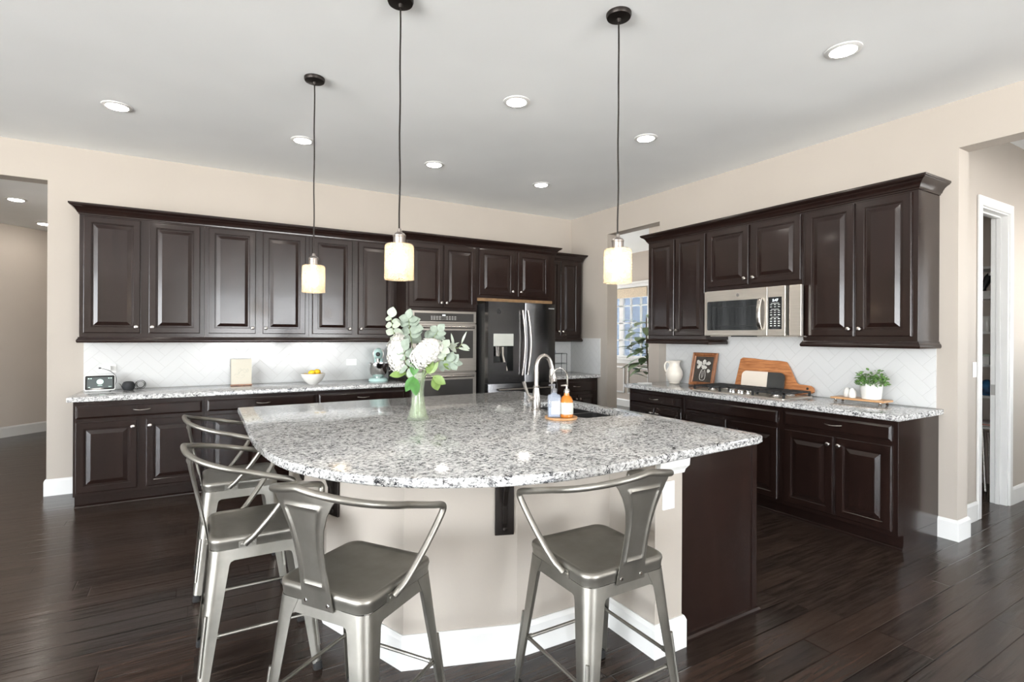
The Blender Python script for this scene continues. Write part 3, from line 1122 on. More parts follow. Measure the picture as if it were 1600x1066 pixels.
# left door with a recess for the dispenser
dx0, dx1, dz0, dz1 = 0.070, 0.330, 1.02, 1.305
ld = bmn()
box(ld, 0.001, dx0, 0.0, 0.08, 0.885, fh)
box(ld, dx1, split - 0.003, 0.0, 0.08, 0.885, fh)
box(ld, dx0, dx1, 0.0, 0.08, dz1, fh)
box(ld, dx0, dx1, 0.0, 0.08, 0.885, dz0)
box(ld, dx0, dx1, 0.072, 0.08, dz0, dz1)
bmesh.ops.remove_doubles(ld, verts=ld.verts, dist=1e-5)
dl = obj('door', ld, M['blacksteel'], t)
disp = obj('water_dispenser', B(dx0, dx1, -0.006, 0.004, dz1, 1.445), plain('pale_panel', (0.45, 0.46, 0.42), 0.3), dl, bev=0.003)
disp['label'] = 'pale dispenser panel'
cav = bmn()
box(cav, dx0 + 0.001, dx1 - 0.001, 0.066, 0.0715, dz0 + 0.001, dz1 - 0.001)
box(cav, dx1 - 0.004, dx1 - 0.001, 0.002, 0.066, dz0 + 0.001, dz1 - 0.001)
box(cav, dx0 + 0.001, dx0 + 0.004, 0.002, 0.066, dz0 + 0.001, dz1 - 0.001)
obj('dispenser_recess', cav, M['blackglass'], dl)
obj('dispenser_nozzle', lathe(bmn(), [(0, 1.19), (0.03, 1.19), (0.036, 1.23), (0.045, 1.28), (0.05, 1.304), (0, 1.304)], 16, (dx0 + 0.072, 0.036, 0)), M['nickel'], dl, True)
pd = bmn()
loft(pd, [[(dx0 + 0.125, 0.03, 1.295), (dx0 + 0.150, 0.03, 1.295), (dx0 + 0.150, 0.04, 1.295), (dx0 + 0.125, 0.04, 1.295)],
          [(dx0 + 0.13, 0.03, 1.20), (dx0 + 0.150, 0.03, 1.20), (dx0 + 0.150, 0.04, 1.20), (dx0 + 0.13, 0.04, 1.20)],
          [(dx0 + 0.17, 0.02, 1.022), (dx0 + 0.20, 0.02, 1.022), (dx0 + 0.20, 0.03, 1.022), (dx0 + 0.17, 0.03, 1.022)]])
obj('dispenser_paddle', pd, M['steel'], dl)
obj('drip_tray', B(dx0 + 0.001, dx1 - 0.09, 0.0, 0.065, dz0 + 0.001, dz0 + 0.10), M['blacksteel'], dl)
bd = bmn()
tube(bd, [(0.135 + 0.025 * math.cos(a * PI / 12), -0.002, 1.695 + 0.025 * math.sin(a * PI / 12)) for a in range(24)], 0.004, 6, True)
loft(bd, [[(0.117, y, 1.705), (0.135, y, 1.682), (0.153, y, 1.705), (0.135, y, 1.698)] for y in (-0.003, 0.0005)])
bo = obj('badge', bd, M['black'], dl)
bo['label'] = 'round dark badge'
dr_ = obj('door', fridge_door(split + 0.003, fw - 0.001, 0.885, fh), M['blacksteel'], t, True)
text_mesh('lettering', 'SAMSUNG', 0.019, M['legend'], dr_, (0.858, -0.0012, 1.748), (PI / 2, 0, 0))
fd = obj('freezer_drawer', fridge_door(0.001, fw - 0.001, 0.05, 0.877), M['blacksteel'], t, True)


def curved_handle(x, zt, zb, bow):
    pts = [(x + bow * math.sin(PI * k / 16), -0.030 - 0.022 * math.sin(PI * k / 16), zt + (zb - zt) * k / 16) for k in range(17)]
    bm = tube(bmn(), pts, 0.0115, 10)
    for k in (1, 15):
        tube(bm, [pts[k], (pts[k][0], 0.0, pts[k][2])], 0.009, 8)
    return bm


obj('handle', curved_handle(0.440, 1.715, 0.970, 0.022), M['nickel'], dl, True)
obj('handle', curved_handle(0.512, 1.715, 0.970, 0.030), M['nickel'], dr_, True)
obj('handle', bar_handle(bmn(), (0.115, -0.002, 0.812), (0.835, -0.002, 0.812), 0.0115, 0.045), M['nickel'], fd, True)
sk = bmn()
box(sk, 0.0015, 0.0042, 0.30, 0.36, 1.62, 1.66)
box(sk, 0.0015, 0.0042, 0.30, 0.36, 1.67, 1.69)
box(sk, 0.0015, 0.0042, 0.30, 0.36, 1.70, 1.76)
so = obj('sticker', sk, M['whiteplastic'], t)
so['label'] = 'white sticker on the dark side'

# microwave (local frame: x towards the camera along the wall, y into the wall)
t = thing('microwave', 'slate steel over-the-range microwave with keypad on the right', 'microwave', (XW - 0.42, 3.322, 0), RZ)
mw0, mw1, mz0, mz1 = 0.045, 0.812, 1.432, 1.846
obj('microwave_body', B(0.055, 0.86, 0.03, 0.405, mz0 + 0.004, mz1), M['black'], t)
obj('side_filler', B(0.0, 0.0445, 0.006, 0.032, mz0, mz1), M['steel'], t, bev=0.002)
obj('side_filler', B(0.833, 0.930, 0.0, 0.032, mz0, mz1), M['steel'], t, bev=0.002)
dsp = 0.655
d = obj('microwave_door', B(mw0, dsp, -0.022, 0.028, mz0, mz1), M['steel'], t, bev=0.003)
gl = obj('door_window', prism(bmn(), [(0.35 - 0.035 + u * 0.93, 1.615 + v) for u, v in rrect(0.56, 0.268, 0.012)], -0.0245, -0.0215, lambda u, v, w_: (u, w_, v)), M['blackglass'], d)
inn = bmn()
for q in ((0.115, 0.58, 1.52, 1.523), (0.115, 0.58, 1.690, 1.693), (0.115, 0.118, 1.523, 1.690), (0.577, 0.58, 1.523, 1.690)):
    box(inn, q[0], q[1], -0.0252, -0.0246, q[2], q[3])
obj('window_border', inn, M['iron'], gl)
hb = [(0.598, -0.024, 1.485)] + [(0.598, -0.034 - 0.030 * math.sin(PI * k / 12) ** 0.7, 1.49 + 0.26 * k / 12) for k in range(13)] + [(0.598, -0.024, 1.755)]
hbm = bmn()
loft(hbm, [[(0.598 + sx * 0.017, y + oy_, z) for sx, oy_ in ((-1, 0.004), (-1, -0.004), (-0.6, -0.009), (0.6, -0.009), (1, -0.004), (1, 0.004))] for _, y, z in hb])
obj('handle', hbm, M['nickel'], d, True)
cpn = obj('control_panel', B(dsp + 0.002, mw1, -0.022, 0.028, mz0, mz1), M['steel'], t, bev=0.003)
kp = obj('keypad', B(dsp + 0.012, mw1 - 0.028, -0.0245, -0.0215, 1.487, 1.756), M['blackglass'], cpn)
text_mesh('clock_digits', '5:47', 0.030, M['digits'], kp, (0.728, -0.0248, 1.728), (PI / 2, 0, 0))
kb = bmn()
for r, z in enumerate((1.690, 1.672, 1.640, 1.624, 1.603, 1.570, 1.550, 1.532, 1.512)):
    for c in range(3):
        x = 0.683 + c * 0.034
        box(kb, x, x + 0.018, -0.0253, -0.0246, z, z + (0.007 if r > 3 else 0.004))
for z in (1.702, 1.652, 1.585): box(kb, 0.690, 0.760, -0.0253, -0.0246, z, z + 0.003)
obj('key_legends', kb, M['legend'], kp)
bd = lathe(bmn(), [(0, -0.0235), (0.016, -0.0235), (0.016, -0.022), (0, -0.022)], 20, (0.375, 0, 1.795), 'y')
obj('badge', bd, M['nickel'], d)
obj('bottom_grille', B(0.30, 0.53, -0.010, 0.10, mz0 - 0.010, mz0 - 0.0005), M['black'], t)
obj('bottom_pan', B(0.05, 0.89, 0.03, 0.40, mz0 - 0.008, mz0 + 0.003), M['steel'], t)

# gas cooktop
t = thing('gas_cooktop', 'stainless gas cooktop with black iron grates set in the counter', 'cooktop', (4.235, 2.915, CT1 + 0.0005), RZ)
cw, cdp = 0.905, 0.42
obj('cooktop_pan', loft(bmn(), [[(x, y, z) for x, y in rrect(cw - q, cdp - q, 0.015)] for q, z in ((0, 0), (0, 0.006), (0.008, 0.010), (0.03, 0.010))]), M['steel'], t, True)
for bx, by, br in ((-0.31, 0.10, 0.042), (-0.31, -0.09, 0.034), (0, 0.04, 0.055), (0.31, 0.10, 0.042), (0.31, -0.09, 0.034)):
    bn = obj('burner', lathe(bmn(), [(0, 0.0105), (br + 0.012, 0.0105), (br + 0.010, 0.018), (br, 0.020), (br, 0.026), (0, 0.026)], 20, (bx, by, 0)), M['nickel'], t, True)
    obj('burner_cap', lathe(bmn(), [(0, 0.0265), (br - 0.004, 0.0265), (br - 0.006, 0.032), (0, 0.033)], 20, (bx, by, 0)), M['iron'], bn, True)
for gx in (-0.30, 0.0, 0.30):
    gb = bmn()
    y0, y1 = (-0.19, 0.19) if gx else (-0.09, 0.19)
    hw_ = 0.143
    zt0, zt1 = 0.040, 0.052
    for q in ((gx - hw_, gx + hw_, y0, y0 + 0.012), (gx - hw_, gx + hw_, y1 - 0.012, y1), (gx - hw_, gx - hw_ + 0.012, y0, y1), (gx + hw_ - 0.012, gx + hw_, y0, y1),
              (gx - 0.006, gx + 0.006, y0, y1), (gx - hw_, gx + hw_, (y0 + y1) / 2 - 0.006, (y0 + y1) / 2 + 0.006), (gx - hw_, gx + hw_, y0 + 0.09, y0 + 0.10), (gx - hw_, gx + hw_, y1 - 0.10, y1 - 0.09)):
        box(gb, *q, zt0, zt1)
    for sx in (gx - hw_ + 0.006, gx + hw_ - 0.006):
        for sy in (y0 + 0.006, y1 - 0.006): box(gb, sx - 0.008, sx + 0.008, sy - 0.008, sy + 0.008, 0.0105, zt0)
    obj('grate', gb, M['iron'], t)
for k in range(5):
    x = -0.085 + k * 0.0425
    y = -0.135 - (0.025 if k % 2 else 0)
    kn = obj('control_knob', lathe(bmn(), [(0, 0.0105), (0.020, 0.0105), (0.020, 0.014), (0.016, 0.016), (0.015, 0.036), (0.012, 0.040), (0, 0.0405)], 16, (x, y, 0)), M['chrome'], t, True)

# ================================================================= ISLAND
isl = thing('kitchen_island', 'large kitchen island base of beige drywall and dark wood', 'kitchen island', (0, 0, 0))
front = [(0.535, 3.95), (0.535, 2.66), (0.744, 2.124), (1.21, 1.958), (1.733, 1.942), (1.733, 1.645), (1.905, 1.645)]
kw = bmn()
inner = [(1.905, 2.10), (1.25, 2.12), (0.83, 2.25), (0.66, 2.72), (0.66, 3.95)]
prism(kw, front + inner, 0, CT0 - 0.001)
obj('knee_wall', kw, M['wall'], isl)
obj('island_baseboard', molding(bmn(), front + [(1.905, 1.672)], [(-o, z) if False else (o, z) for o, z in BBP]), M['white'], isl)
obj('corner_cap', molding(bmn(), [(1.74, 1.644), (1.906, 1.644), (1.906, 1.668)], [(0, CT0 - 0.075), (0.006, CT0 - 0.075), (0.010, CT0 - 0.058), (0.022, CT0 - 0.040), (0.024, CT0 - 0.004), (0, CT0 - 0.004)]), M['white'], isl)
ic = bmn()
box(ic, 1.907, 2.455, 1.672, 1.690, 0.0, CT0 - 0.001)
o_ = obj('end_panel', ic, M['cab'], isl)
obj('end_stile', B(2.4555, 2.492, 1.667, 1.70, 0.0, CT0 - 0.001), M['cab'], isl)
cabf = bmn()
box(cabf, 1.93, 2.475, 1.70, 2.46, 0.105, CT0 - 0.001)
box(cabf, 1.93, 2.475, 3.38, 3.95, 0.105, CT0 - 0.001)
box(cabf, 1.93, 2.475, 2.46, 3.38, 0.105, 0.60)
box(cabf, 2.455, 2.475, 2.46, 3.38, 0.60, CT0 - 0.001)
box(cabf, 0.66, 1.93, 3.92, 3.95, 0.0, CT0 - 0.001)
obj('cabinet_body', cabf, M['cab'], isl)
obj('toe_kick', B(1.93, 2.40, 1.70, 3.95, 0, 0.104), M['cab'], isl)
for k in range(4):
    y = 1.72 + k * 0.557
    obj('door', panel(bmn(), 0, 0.54, 0.134, 0.83), M['cab'], isl).matrix_local = Matrix.Translation((2.4755, y, 0)) @ Matrix.Rotation(PI / 2, 4, 'Z')
obj('shoe_molding', molding(bmn(), [(1.93, 1.6715), (2.493, 1.6715), (2.493, 1.70)], [(0, 0), (0.020, 0), (0.019, 0.009), (0.012, 0.018), (0.0, 0.021)]), M['cab'], isl)
# wall outlet on the island's end
ol = obj('outlet', B(1.775, 1.849, 1.638, 1.6445, 0.645, 0.770), M['whiteplastic'], isl, bev=0.002)
ol['label'] = 'white duplex outlet'
sl = bmn()
for z in (0.682, 0.733):
    prism(sl, [(1.812 + u, z + v) for u, v in rrect(0.034, 0.030, 0.009)], 1.6365, 1.638, lambda u, v, w_: (u, w_, v))
obj('outlet_socket', sl, M['white'], ol)


def corbel(px, py, ang):
    """bracket fixed to a face whose outward direction is ang"""
    bm = bmn()
    hw_ = 0.042
    box(bm, 0, 0.012, -hw_, hw_, 0.545, 0.868)
    box(bm, 0.012, 0.30, -hw_ * 0.9, hw_ * 0.9, 0.858, 0.870)
    prof = [(0.012, 0.575), (0.022, 0.60), (0.030, 0.68), (0.055, 0.75), (0.12, 0.81), (0.24, 0.845), (0.25, 0.858), (0.012, 0.858)]
    prism(bm, prof, -0.011, 0.011, lambda u, v, w_: (u, w_, v))
    lathe(bm, [(0, 0.012), (0.012, 0.012), (0.010, 0.02), (0, 0.022)], 10, (0, 0, 0.572), 'x')
    o = obj('corbel', bm, M['bronze'], isl, bev=0.002)
    o.location = (px, py, 0)
    o.rotation_euler = (0, 0, ang)


fa = math.atan2(-(1.21 - 0.744), (1.958 - 2.124))      # outward of the slanted front face
d12 = Vector((1.21 - 0.744, 1.958 - 2.124)).normalized()
n12 = Vector((d12.y, -d12.x))
c_ = Vector((0.744, 2.124)) + d12 * 0.435
corbel(c_.x + n12.x * 0.001, c_.y + n12.y * 0.001, math.atan2(n12.y, n12.x))
d01 = Vector((0.744 - 0.535, 2.124 - 2.66)).normalized()
n01 = Vector((d01.y, -d01.x))
c_ = Vector((0.535, 2.66)) + d01 * 0.07
corbel(c_.x + n01.x * 0.001, c_.y + n01.y * 0.001, math.atan2(n01.y, n01.x))
corbel(0.534, 3.35, PI)

# island countertop with a sink cut-out
curve = smooth_path([(0.214, 3.2, 0), (0.216, 2.85, 0), (0.232, 2.58, 0), (0.275, 2.31, 0), (0.345, 2.125, 0), (0.455, 1.95, 0), (0.60, 1.80, 0), (0.775, 1.69, 0),
                     (0.98, 1.605, 0), (1.22, 1.562, 0), (1.50, 1.565, 0), (1.755, 1.584, 0)], 5)
outl = [(0.214, 4.05)] + [(p.x, p.y) for p in curve] + [(2.20, 1.612), (2.46, 1.630), (2.505, 1.645), (2.530, 1.70), (2.530, 4.075)]
ct = slab(outl, CT0, CT1, 0.009)
ctop = tag(obj('granite_countertop', ct, M['granite'], None, True),
           'large curved speckled granite top of the island', 'countertop', 'granite countertops')
SX0, SX1, SY0, SY1 = 2.035, 2.435, 2.515, 3.285
cut = bmesh.new()
rc = [((SX0 + SX1) / 2 + u, (SY0 + SY1) / 2 + v) for u, v in rrect(SX1 - SX0, SY1 - SY0, 0.05, 5)]
prism(cut, rc, CT0 - 0.05, CT1 + 0.05)
bmesh.ops.recalc_face_normals(cut, faces=cut.faces)
cme = bpy.data.meshes.new('cutter')
cut.to_mesh(cme)
cut.free()
co = bpy.data.objects.new('cutter', cme)
COL.objects.link(co)
bo_ = ctop.modifiers.new('cut', 'BOOLEAN')
bo_.operation = 'DIFFERENCE'
bo_.object = co
bo_.solver = 'EXACT'
dgx = bpy.context.evaluated_depsgraph_get()
nm = bpy.data.meshes.new_from_object(ctop.evaluated_get(dgx))
ctop.modifiers.clear()
ctop.data = nm
bpy.data.objects.remove(co)
# sink bowls
def bowl_rings(x0, x1, y0, y1, zb):
    cx_, cy_ = (x0 + x1) / 2, (y0 + y1) / 2
    w_, h_ = x1 - x0, y1 - y0
    out = []
    for q, z in ((-0.02, CT0 - 0.012), (-0.02, CT0 - 0.001), (0, CT0 - 0.001), (0.004, zb + 0.05), (0.02, zb + 0.012), (0.06, zb), (0.2, zb - 0.002)):
        out.append([(cx_ + u, cy_ + v, z) for u, v in rrect(w_ - q, h_ - q, max(0.01, 0.05 - q * 0.1), 5)])
    return out


snk = thing('kitchen_sink', 'dark double-bowl sink sunk into the island top', 'sink', ((SX0 + SX1) / 2, (SY0 + SY1) / 2, 0))
for nm_, y0, y1 in (('sink_bowl', SY0 + 0.002, (SY0 + SY1) / 2 - 0.012), ('sink_bowl', (SY0 + SY1) / 2 + 0.012, SY1 - 0.002)):
    o = obj(nm_, loft(bmn(), bowl_rings(SX0 + 0.002, SX1 - 0.002, y0, y1, 0.68), False, True), M['iron'], snk, True)
    o.location = (-(SX0 + SX1) / 2, -(SY0 + SY1) / 2, 0)
    so_ = o.modifiers.new('thick', 'SOLIDIFY')
    so_.thickness = 0.003
    so_.offset = 1
obj('bowl_divider', B(-0.19, 0.19, -0.0085, 0.0085, 0.80, CT0 - 0.02), M['iron'], snk, bev=0.005)

# ---------------------------------------------------------------- faucets
t = thing('kitchen_faucet', 'tall brushed nickel gooseneck faucet behind the sink', 'faucet', (1.960, 2.935, CT1 + 0.0005))
obj('faucet_body', lathe(bmn(), [(0, 0), (0.034, 0), (0.034, 0.006), (0.030, 0.010), (0.032, 0.03), (0.030, 0.07), (0.024, 0.12), (0.019, 0.155), (0.022, 0.160), (0.022, 0.166), (0.017, 0.170), (0, 0.170)], 20), M['nickel'], t, True)
arc = [(0, 0, 0.165), (0, 0, 0.23)] + [(0.062 - 0.062 * math.cos(a), 0, 0.285 + 0.085 * math.sin(a)) for a in [PI * k / 14 for k in range(0, 12)]]
arc += [(0.124, 0, 0.30), (0.130, 0, 0.275)]
obj('spout', tube(bmn(), smooth_path(arc, 3), 0.0155, 14), M['nickel'], t, True)
sh = bmn()
tube(sh, [(0.129, 0, 0.282), (0.131, 0, 0.262), (0.136, 0, 0.225), (0.139, 0, 0.195), (0.1395, 0, 0.188)], [0.0165, 0.019, 0.026, 0.029, 0.026], 16)
obj('spray_head', sh, M['nickel'], t, True)
lv = bmn()
lathe(lv, [(0, -0.02), (0.017, -0.02), (0.020, 0.0), (0.016, 0.02), (0, 0.025)], 14, (-0.035, 0, 0.085), 'x')
tube(lv, [(-0.045, 0, 0.088), (-0.060, 0.01, 0.115), (-0.078, 0.018, 0.165), (-0.088, 0.02, 0.200)], [0.008, 0.008, 0.011, 0.012], 10)
obj('lever', lv, M['nickel'], t, True)

t = thing('filter_faucet', 'slim chrome filter faucet with narrow hooked spout', 'faucet', (1.985, 2.790, CT1 + 0.0005))
obj('base_ring', lathe(bmn(), [(0, 0), (0.022, 0), (0.020, 0.008), (0.010, 0.012), (0, 0.012)], 16), M['chrome'], t, True)
arc = [(0, 0, 0.01), (0, 0, 0.12), (0, 0, 0.215)] + [(0.052 - 0.052 * math.cos(a), -0.01 * a, 0.235 + 0.058 * math.sin(a)) for a in [PI * k / 12 for k in range(0, 13)]] + [(0.104, -0.032, 0.20), (0.104, -0.032, 0.17)]
obj('spout', tube(bmn(), smooth_path(arc, 3), 0.0062, 10), M['chrome'], t, True)

# ---------------------------------------------------------------- soap tray
tag(obj('soap_tray', lathe(bmn(), [(0, 0), (0.096, 0), (0.100, 0.004), (0.100, 0.013), (0.096, 0.015), (0.090, 0.010), (0, 0.010)], 36), M['pine'], None, True, loc=(1.903, 2.575, CT1 + 0.0005)),
    'round light wood tray holding soap bottles beside the faucet', 'tray')
zt = CT1 + 0.0110


def pump(parent, z, mat, dirx=-1):
    bm = bmn()
    lathe(bm, [(0, z), (0.017, z), (0.017, z + 0.018), (0.013, z + 0.024), (0.006, z + 0.026), (0.006, z + 0.040), (0, z + 0.040)], 14)
    tube(bm, [(0.006, 0, z + 0.044), (-0.012, 0, z + 0.045), (-0.034, 0.004, z + 0.042)], [0.008, 0.006, 0.004], 8)
    return obj('pump', bm, mat, parent, True)


t = thing('soap_bottle', 'clear square soap bottle with grey pump on the wood tray', 'bottle', (1.862, 2.590, zt), RAD(-30))
obj('bottle_body', loft(bmn(), [[(x, y, z) for x, y in rrect(w_, h_, r_)] for w_, h_, r_, z in ((0.074, 0.05, 0.010, 0), (0.080, 0.056, 0.014, 0.004), (0.080, 0.056, 0.014, 0.122), (0.070, 0.048, 0.016, 0.136), (0.036, 0.034, 0.016, 0.142), (0.030, 0.030, 0.0149, 0.152))]), M['clearbottle'], t, True)
obj('liquid', loft(bmn(), [[(x, y, z) for x, y in rrect(w_, h_, r_)] for w_, h_, r_, z in ((0.07, 0.046, 0.010, 0.006), (0.070, 0.046, 0.012, 0.060))]), plain('pale_blue_soap', (0.45, 0.52, 0.64), 0.1), t, True)
obj('label', loft(bmn(), [[(x, -0.0285, z) for x, z in ((-0.02, 0.02), (0.034, 0.02), (0.034, 0.10), (-0.02, 0.10))], [(x, -0.0295, z) for x, z in ((-0.02, 0.02), (0.034, 0.02), (0.034, 0.10), (-0.02, 0.10))]]), plain('frosted_label', (0.52, 0.54, 0.60), 0.5, var=0.3, vscale=60), t)
pump(t, 0.152, plain('smoke_plastic', (0.12, 0.12, 0.13), 0.2))
t = thing('soap_bottle', 'amber soap bottle with pale label and silver pump on the wood tray', 'bottle', (1.925, 2.548, zt), RAD(-30))
obj('bottle_body', lathe(bmn(), [(0, 0), (0.036, 0), (0.040, 0.005), (0.040, 0.090), (0.038, 0.104), (0.028, 0.125), (0.017, 0.134), (0.0155, 0.150), (0, 0.150)], 24), M['amber'], t, True)
obj('label', lathe(bmn(), [(0.0404, 0.022), (0.0409, 0.022), (0.0409, 0.092), (0.0404, 0.092)], 32), M['label'], t, True)
obj('label_print', B(0.008, 0.022, -0.0416, -0.0405 + 0.003, 0.032, 0.040), M['pencil'], t)
pump(t, 0.150, M['nickel'])

# ================================================================= STOOLS
def leg_bm(sx, sy):
    bm = bmn()
    rings = []
    for z in (0.560, 0.50, 0.40, 0.28, 0.15, 0.03):
        k = (0.560 - z) / 0.53
        c = 0.186 + 0.046 * k
        w_ = 0.078 - 0.040 * k
        if z > 0.5: w_ = 0.095
        r = 0.040 - 0.018 * k
        th = 0.003
        out = [(-w_, 0)] + [(-r + r * math.sin(RAD(a)), -r + r * math.cos(RAD(a))) for a in range(0, 91, 15)] + [(0, -w_)]
        inn_ = [(-th, -w_)] + [(-r + (r - th) * math.sin(RAD(a)), -r + (r - th) * math.cos(RAD(a))) for a in range(90, -1, -15)] + [(-w_, -th)]
        rings.append([(sx * (c + u), sy * (c + v), z) for u, v in out + inn_])
    loft(bm, rings)
    # pressed rib down the lower leg
    pts = []
    for z in (0.32, 0.24, 0.16, 0.10):
        k = (0.560 - z) / 0.53
        c = 0.186 + 0.046 * k - (0.040 - 0.018 * k) * 0.293
        pts.append((sx * (c + 0.001), sy * (c + 0.001), z))
    tube(bm, pts, 0.0065, 8)
    return bm


def make_stool():
    t = thing('bar_stool', 'stool', 'bar stool', (0, 0, 0), 0, 'metal bar stools at the island')
    rings = []
    for hw_, r, z in ((0.174, 0.040, 0.560), (0.186, 0.046, 0.562), (0.188, 0.047, 0.585), (0.191, 0.049, 0.594), (0.189, 0.048, 0.604), (0.183, 0.045, 0.6095), (0.176, 0.042, 0.6095), (0.170, 0.040, 0.6065), (0.160, 0.036, 0.605), (0.08, 0.03, 0.602)):
        rings.append([(x, y, z) for x, y in rrect(hw_ * 2, hw_ * 2, r, 6)])
    obj('seat', loft(bmn(), rings), M['gun'], t, True, angle=50)
    ap = bmn()
    for ax in range(4):
        m = Matrix.Rotation(ax * PI / 2, 4, 'Z')
        prof = [(-0.125, 0.560), (-0.125, 0.505), (-0.10, 0.516), (0.10, 0.516), (0.125, 0.505), (0.125, 0.560)]
        loft(ap, [[m @ Vector((u, -0.1845 - (0.560 - z) * 0.08, z)) for u, z in prof], [m @ Vector((u, -0.1815 - (0.560 - z) * 0.08, z)) for u, z in prof]])
    obj('apron', ap, M['gun'], t)
    for sx in (-1, 1):
        for sy in (-1, 1):
            l = obj('leg', leg_bm(sx, sy), M['gun'], t, True, angle=40)
            obj('foot_cap', loft(bmn(), [[(sx * (0.216 + u), sy * (0.216 + v), z) for u, v in rrect(s_, s_, 0.012)] for s_, z in ((0.036, 0), (0.038, 0.003), (0.034, 0.034))]), M['rubber'], l, True)
    for k in range(4):
        m = Matrix.Rotation(k * PI / 2, 4, 'Z')
        z = 0.205 if k % 2 == 0 else 0.235
        c = 0.186 + 0.046 * (0.56 - z) / 0.53 - 0.012
        bm = bmn()
        loft(bm, [[m @ Vector((x, -c + u, z + v)) for u, v in ((-0.003, -0.009), (0.003, -0.009), (0.003, 0.009), (-0.003, 0.009))] for x in (-c - 0.004, -c + 0.05)])
        loft(bm, [[m @ Vector((x, -c + u, z + v)) for u, v in ((-0.003, -0.009), (0.003, -0.009), (0.003, 0.009), (-0.003, 0.009))] for x in (c - 0.05, c + 0.004)])
        tube(bm, [m @ Vector((-c + 0.04, -c, z)), m @ Vector((c - 0.04, -c, z))], 0.007, 8)
        obj('footrest_bar', bm, M['gun'], t, True)
    br = bmn()
    tube(br, [(-0.17, -0.17, 0.53), (0.17, 0.17, 0.53)], 0.006, 8)
    tube(br, [(-0.17, 0.17, 0.518), (0.17, -0.17, 0.518)], 0.006, 8)
    obj('seat_brace', br, M['gun'], t, True)
    # back rail: one bent tube, arms running down to the seat sides
    plan = []
    for a in range(0, 91, 9):
        plan.append((0.250 * math.sin(RAD(a)), -0.055 - 0.225 * math.cos(RAD(a))))
    plan += [(0.265, 0.0), (0.277, 0.05), (0.281, 0.088)]
    L = [0.0]
    for p, q in zip(plan, plan[1:]): L.append(L[-1] + math.hypot(q[0] - p[0], q[1] - p[1]))
    half = [(x, y, 0.957 - 0.117 * (l / L[-1]) ** 1.15) for (x, y), l in zip(plan, L)]
    half += [(0.280, 0.106, 0.828), (0.274, 0.100, 0.800), (0.250, 0.045, 0.710), (0.222, -0.025, 0.618), (0.208, -0.050, 0.592), (0.200, -0.060, 0.578)]
    pts = [(-x, y, z) for x, y, z in half[::-1]] + half[1:]
    obj('back_rail', tube(bmn(), smooth_path(pts, 3), 0.0118, 12), M['gun'], t, True)
    # splat
    zz = [0.552 + (0.948 - 0.552) * k / 48 for k in range(49)]
    wk = [(0.552, 0.066), (0.60, 0.062), (0.70, 0.058), (0.77, 0.061), (0.83, 0.073), (0.88, 0.092), (0.915, 0.112), (0.948, 0.136)]

    def hwid(z):
        for (a, wa), (b, wb_) in zip(wk, wk[1:]):
            if z <= b + 1e-6: return wa + (wb_ - wa) * (z - a) / (b - a)
        return wk[-1][1]
    sbm = bmn()
    grid = []
    NX = 41
    for layer in (0, 1):
        rows = []
        for z in zz:
            k = (z - 0.552) / (0.948 - 0.552)
            hw_ = hwid(z)
            row = []
            for i in range(NX):
                u = -1 + 2 * i / (NX - 1)
                x = hw_ * u
                yb = -0.194 - 0.084 * k ** 1.15
                y = yb + (x * x) * 1.45 * k
                e = min(1 - abs(u), (z - 0.600) / 0.055 * 0.5, (0.925 - z) / 0.045 * 0.5)
                ridge = max(0.0, 1 - abs(e - 0.30) / 0.075)
                y -= 0.0055 * ridge
                row.append(sbm.verts.new((x, y + (0.003 if layer else 0), z - (abs(u) ** 3) * 0.010 * k * k)))
            rows.append(row)
        grid.append(rows)
    for L in (0, 1):
        for a, b in zip(grid[L], grid[L][1:]):
            for i in range(NX - 1): sbm.faces.new((a[i], a[i + 1], b[i + 1], b[i]))
    for i in range(NX - 1):
        for r in (0, -1): sbm.faces.new((grid[0][r][i], grid[0][r][i + 1], grid[1][r][i + 1], grid[1][r][i]))
    for r in range(48):
        for i in (0, -1): sbm.faces.new((grid[0][r][i], grid[0][r + 1][i], grid[1][r + 1][i], grid[1][r][i]))
    obj('backrest', sbm, M['gun'], t, True, angle=50)
    for x in (-0.046, 0.046):
        obj('screw', lathe(bmn(), [(0, -0.1925), (0.007, -0.1935), (0.006, -0.199), (0, -0.2)], 10, (x, 0, 0.572), 'y'), M['chrome'], t, True)
    for sx in (-1, 1):
        bm = bmn()
        box(bm, sx * 0.1885 - 0.001, sx * 0.1885 + 0.006 * sx + 0.001, -0.085, -0.020, 0.562, 0.590)
        for y in (-0.074, -0.032): lathe(bm, [(0, sx * 0.19), (0.007, sx * 0.192), (0.006, sx * 0.199), (0, sx * 0.2)], 10, (0, y, 0.576), 'x')
        obj('arm_bracket', bm, M['gun'], t, True)
    return t


stool = make_stool()
STOOLS = [((1.315, 1.555), 0.0, 'gunmetal bar stool seen from behind at right, nearest the dark end of the island'),
          ((0.478, 1.830), RAD(34.6 - 90), 'gunmetal bar stool seen from behind at the curved corner of the island'),
          ((0.215, 2.53), RAD(-90), 'gunmetal bar stool seen side-on between the corner stool and the farthest stool'),
          ((0.195, 3.43), RAD(-90), 'farthest gunmetal bar stool at the left edge of the island near the wall cabinets')]
for i, ((x, y), rz, lab) in enumerate(STOOLS):
    o = stool if i == 0 else copy_tree(stool)
    o.location = (x, y, 0)
    o.rotation_euler = (0, 0, rz)
    o['label'] = lab

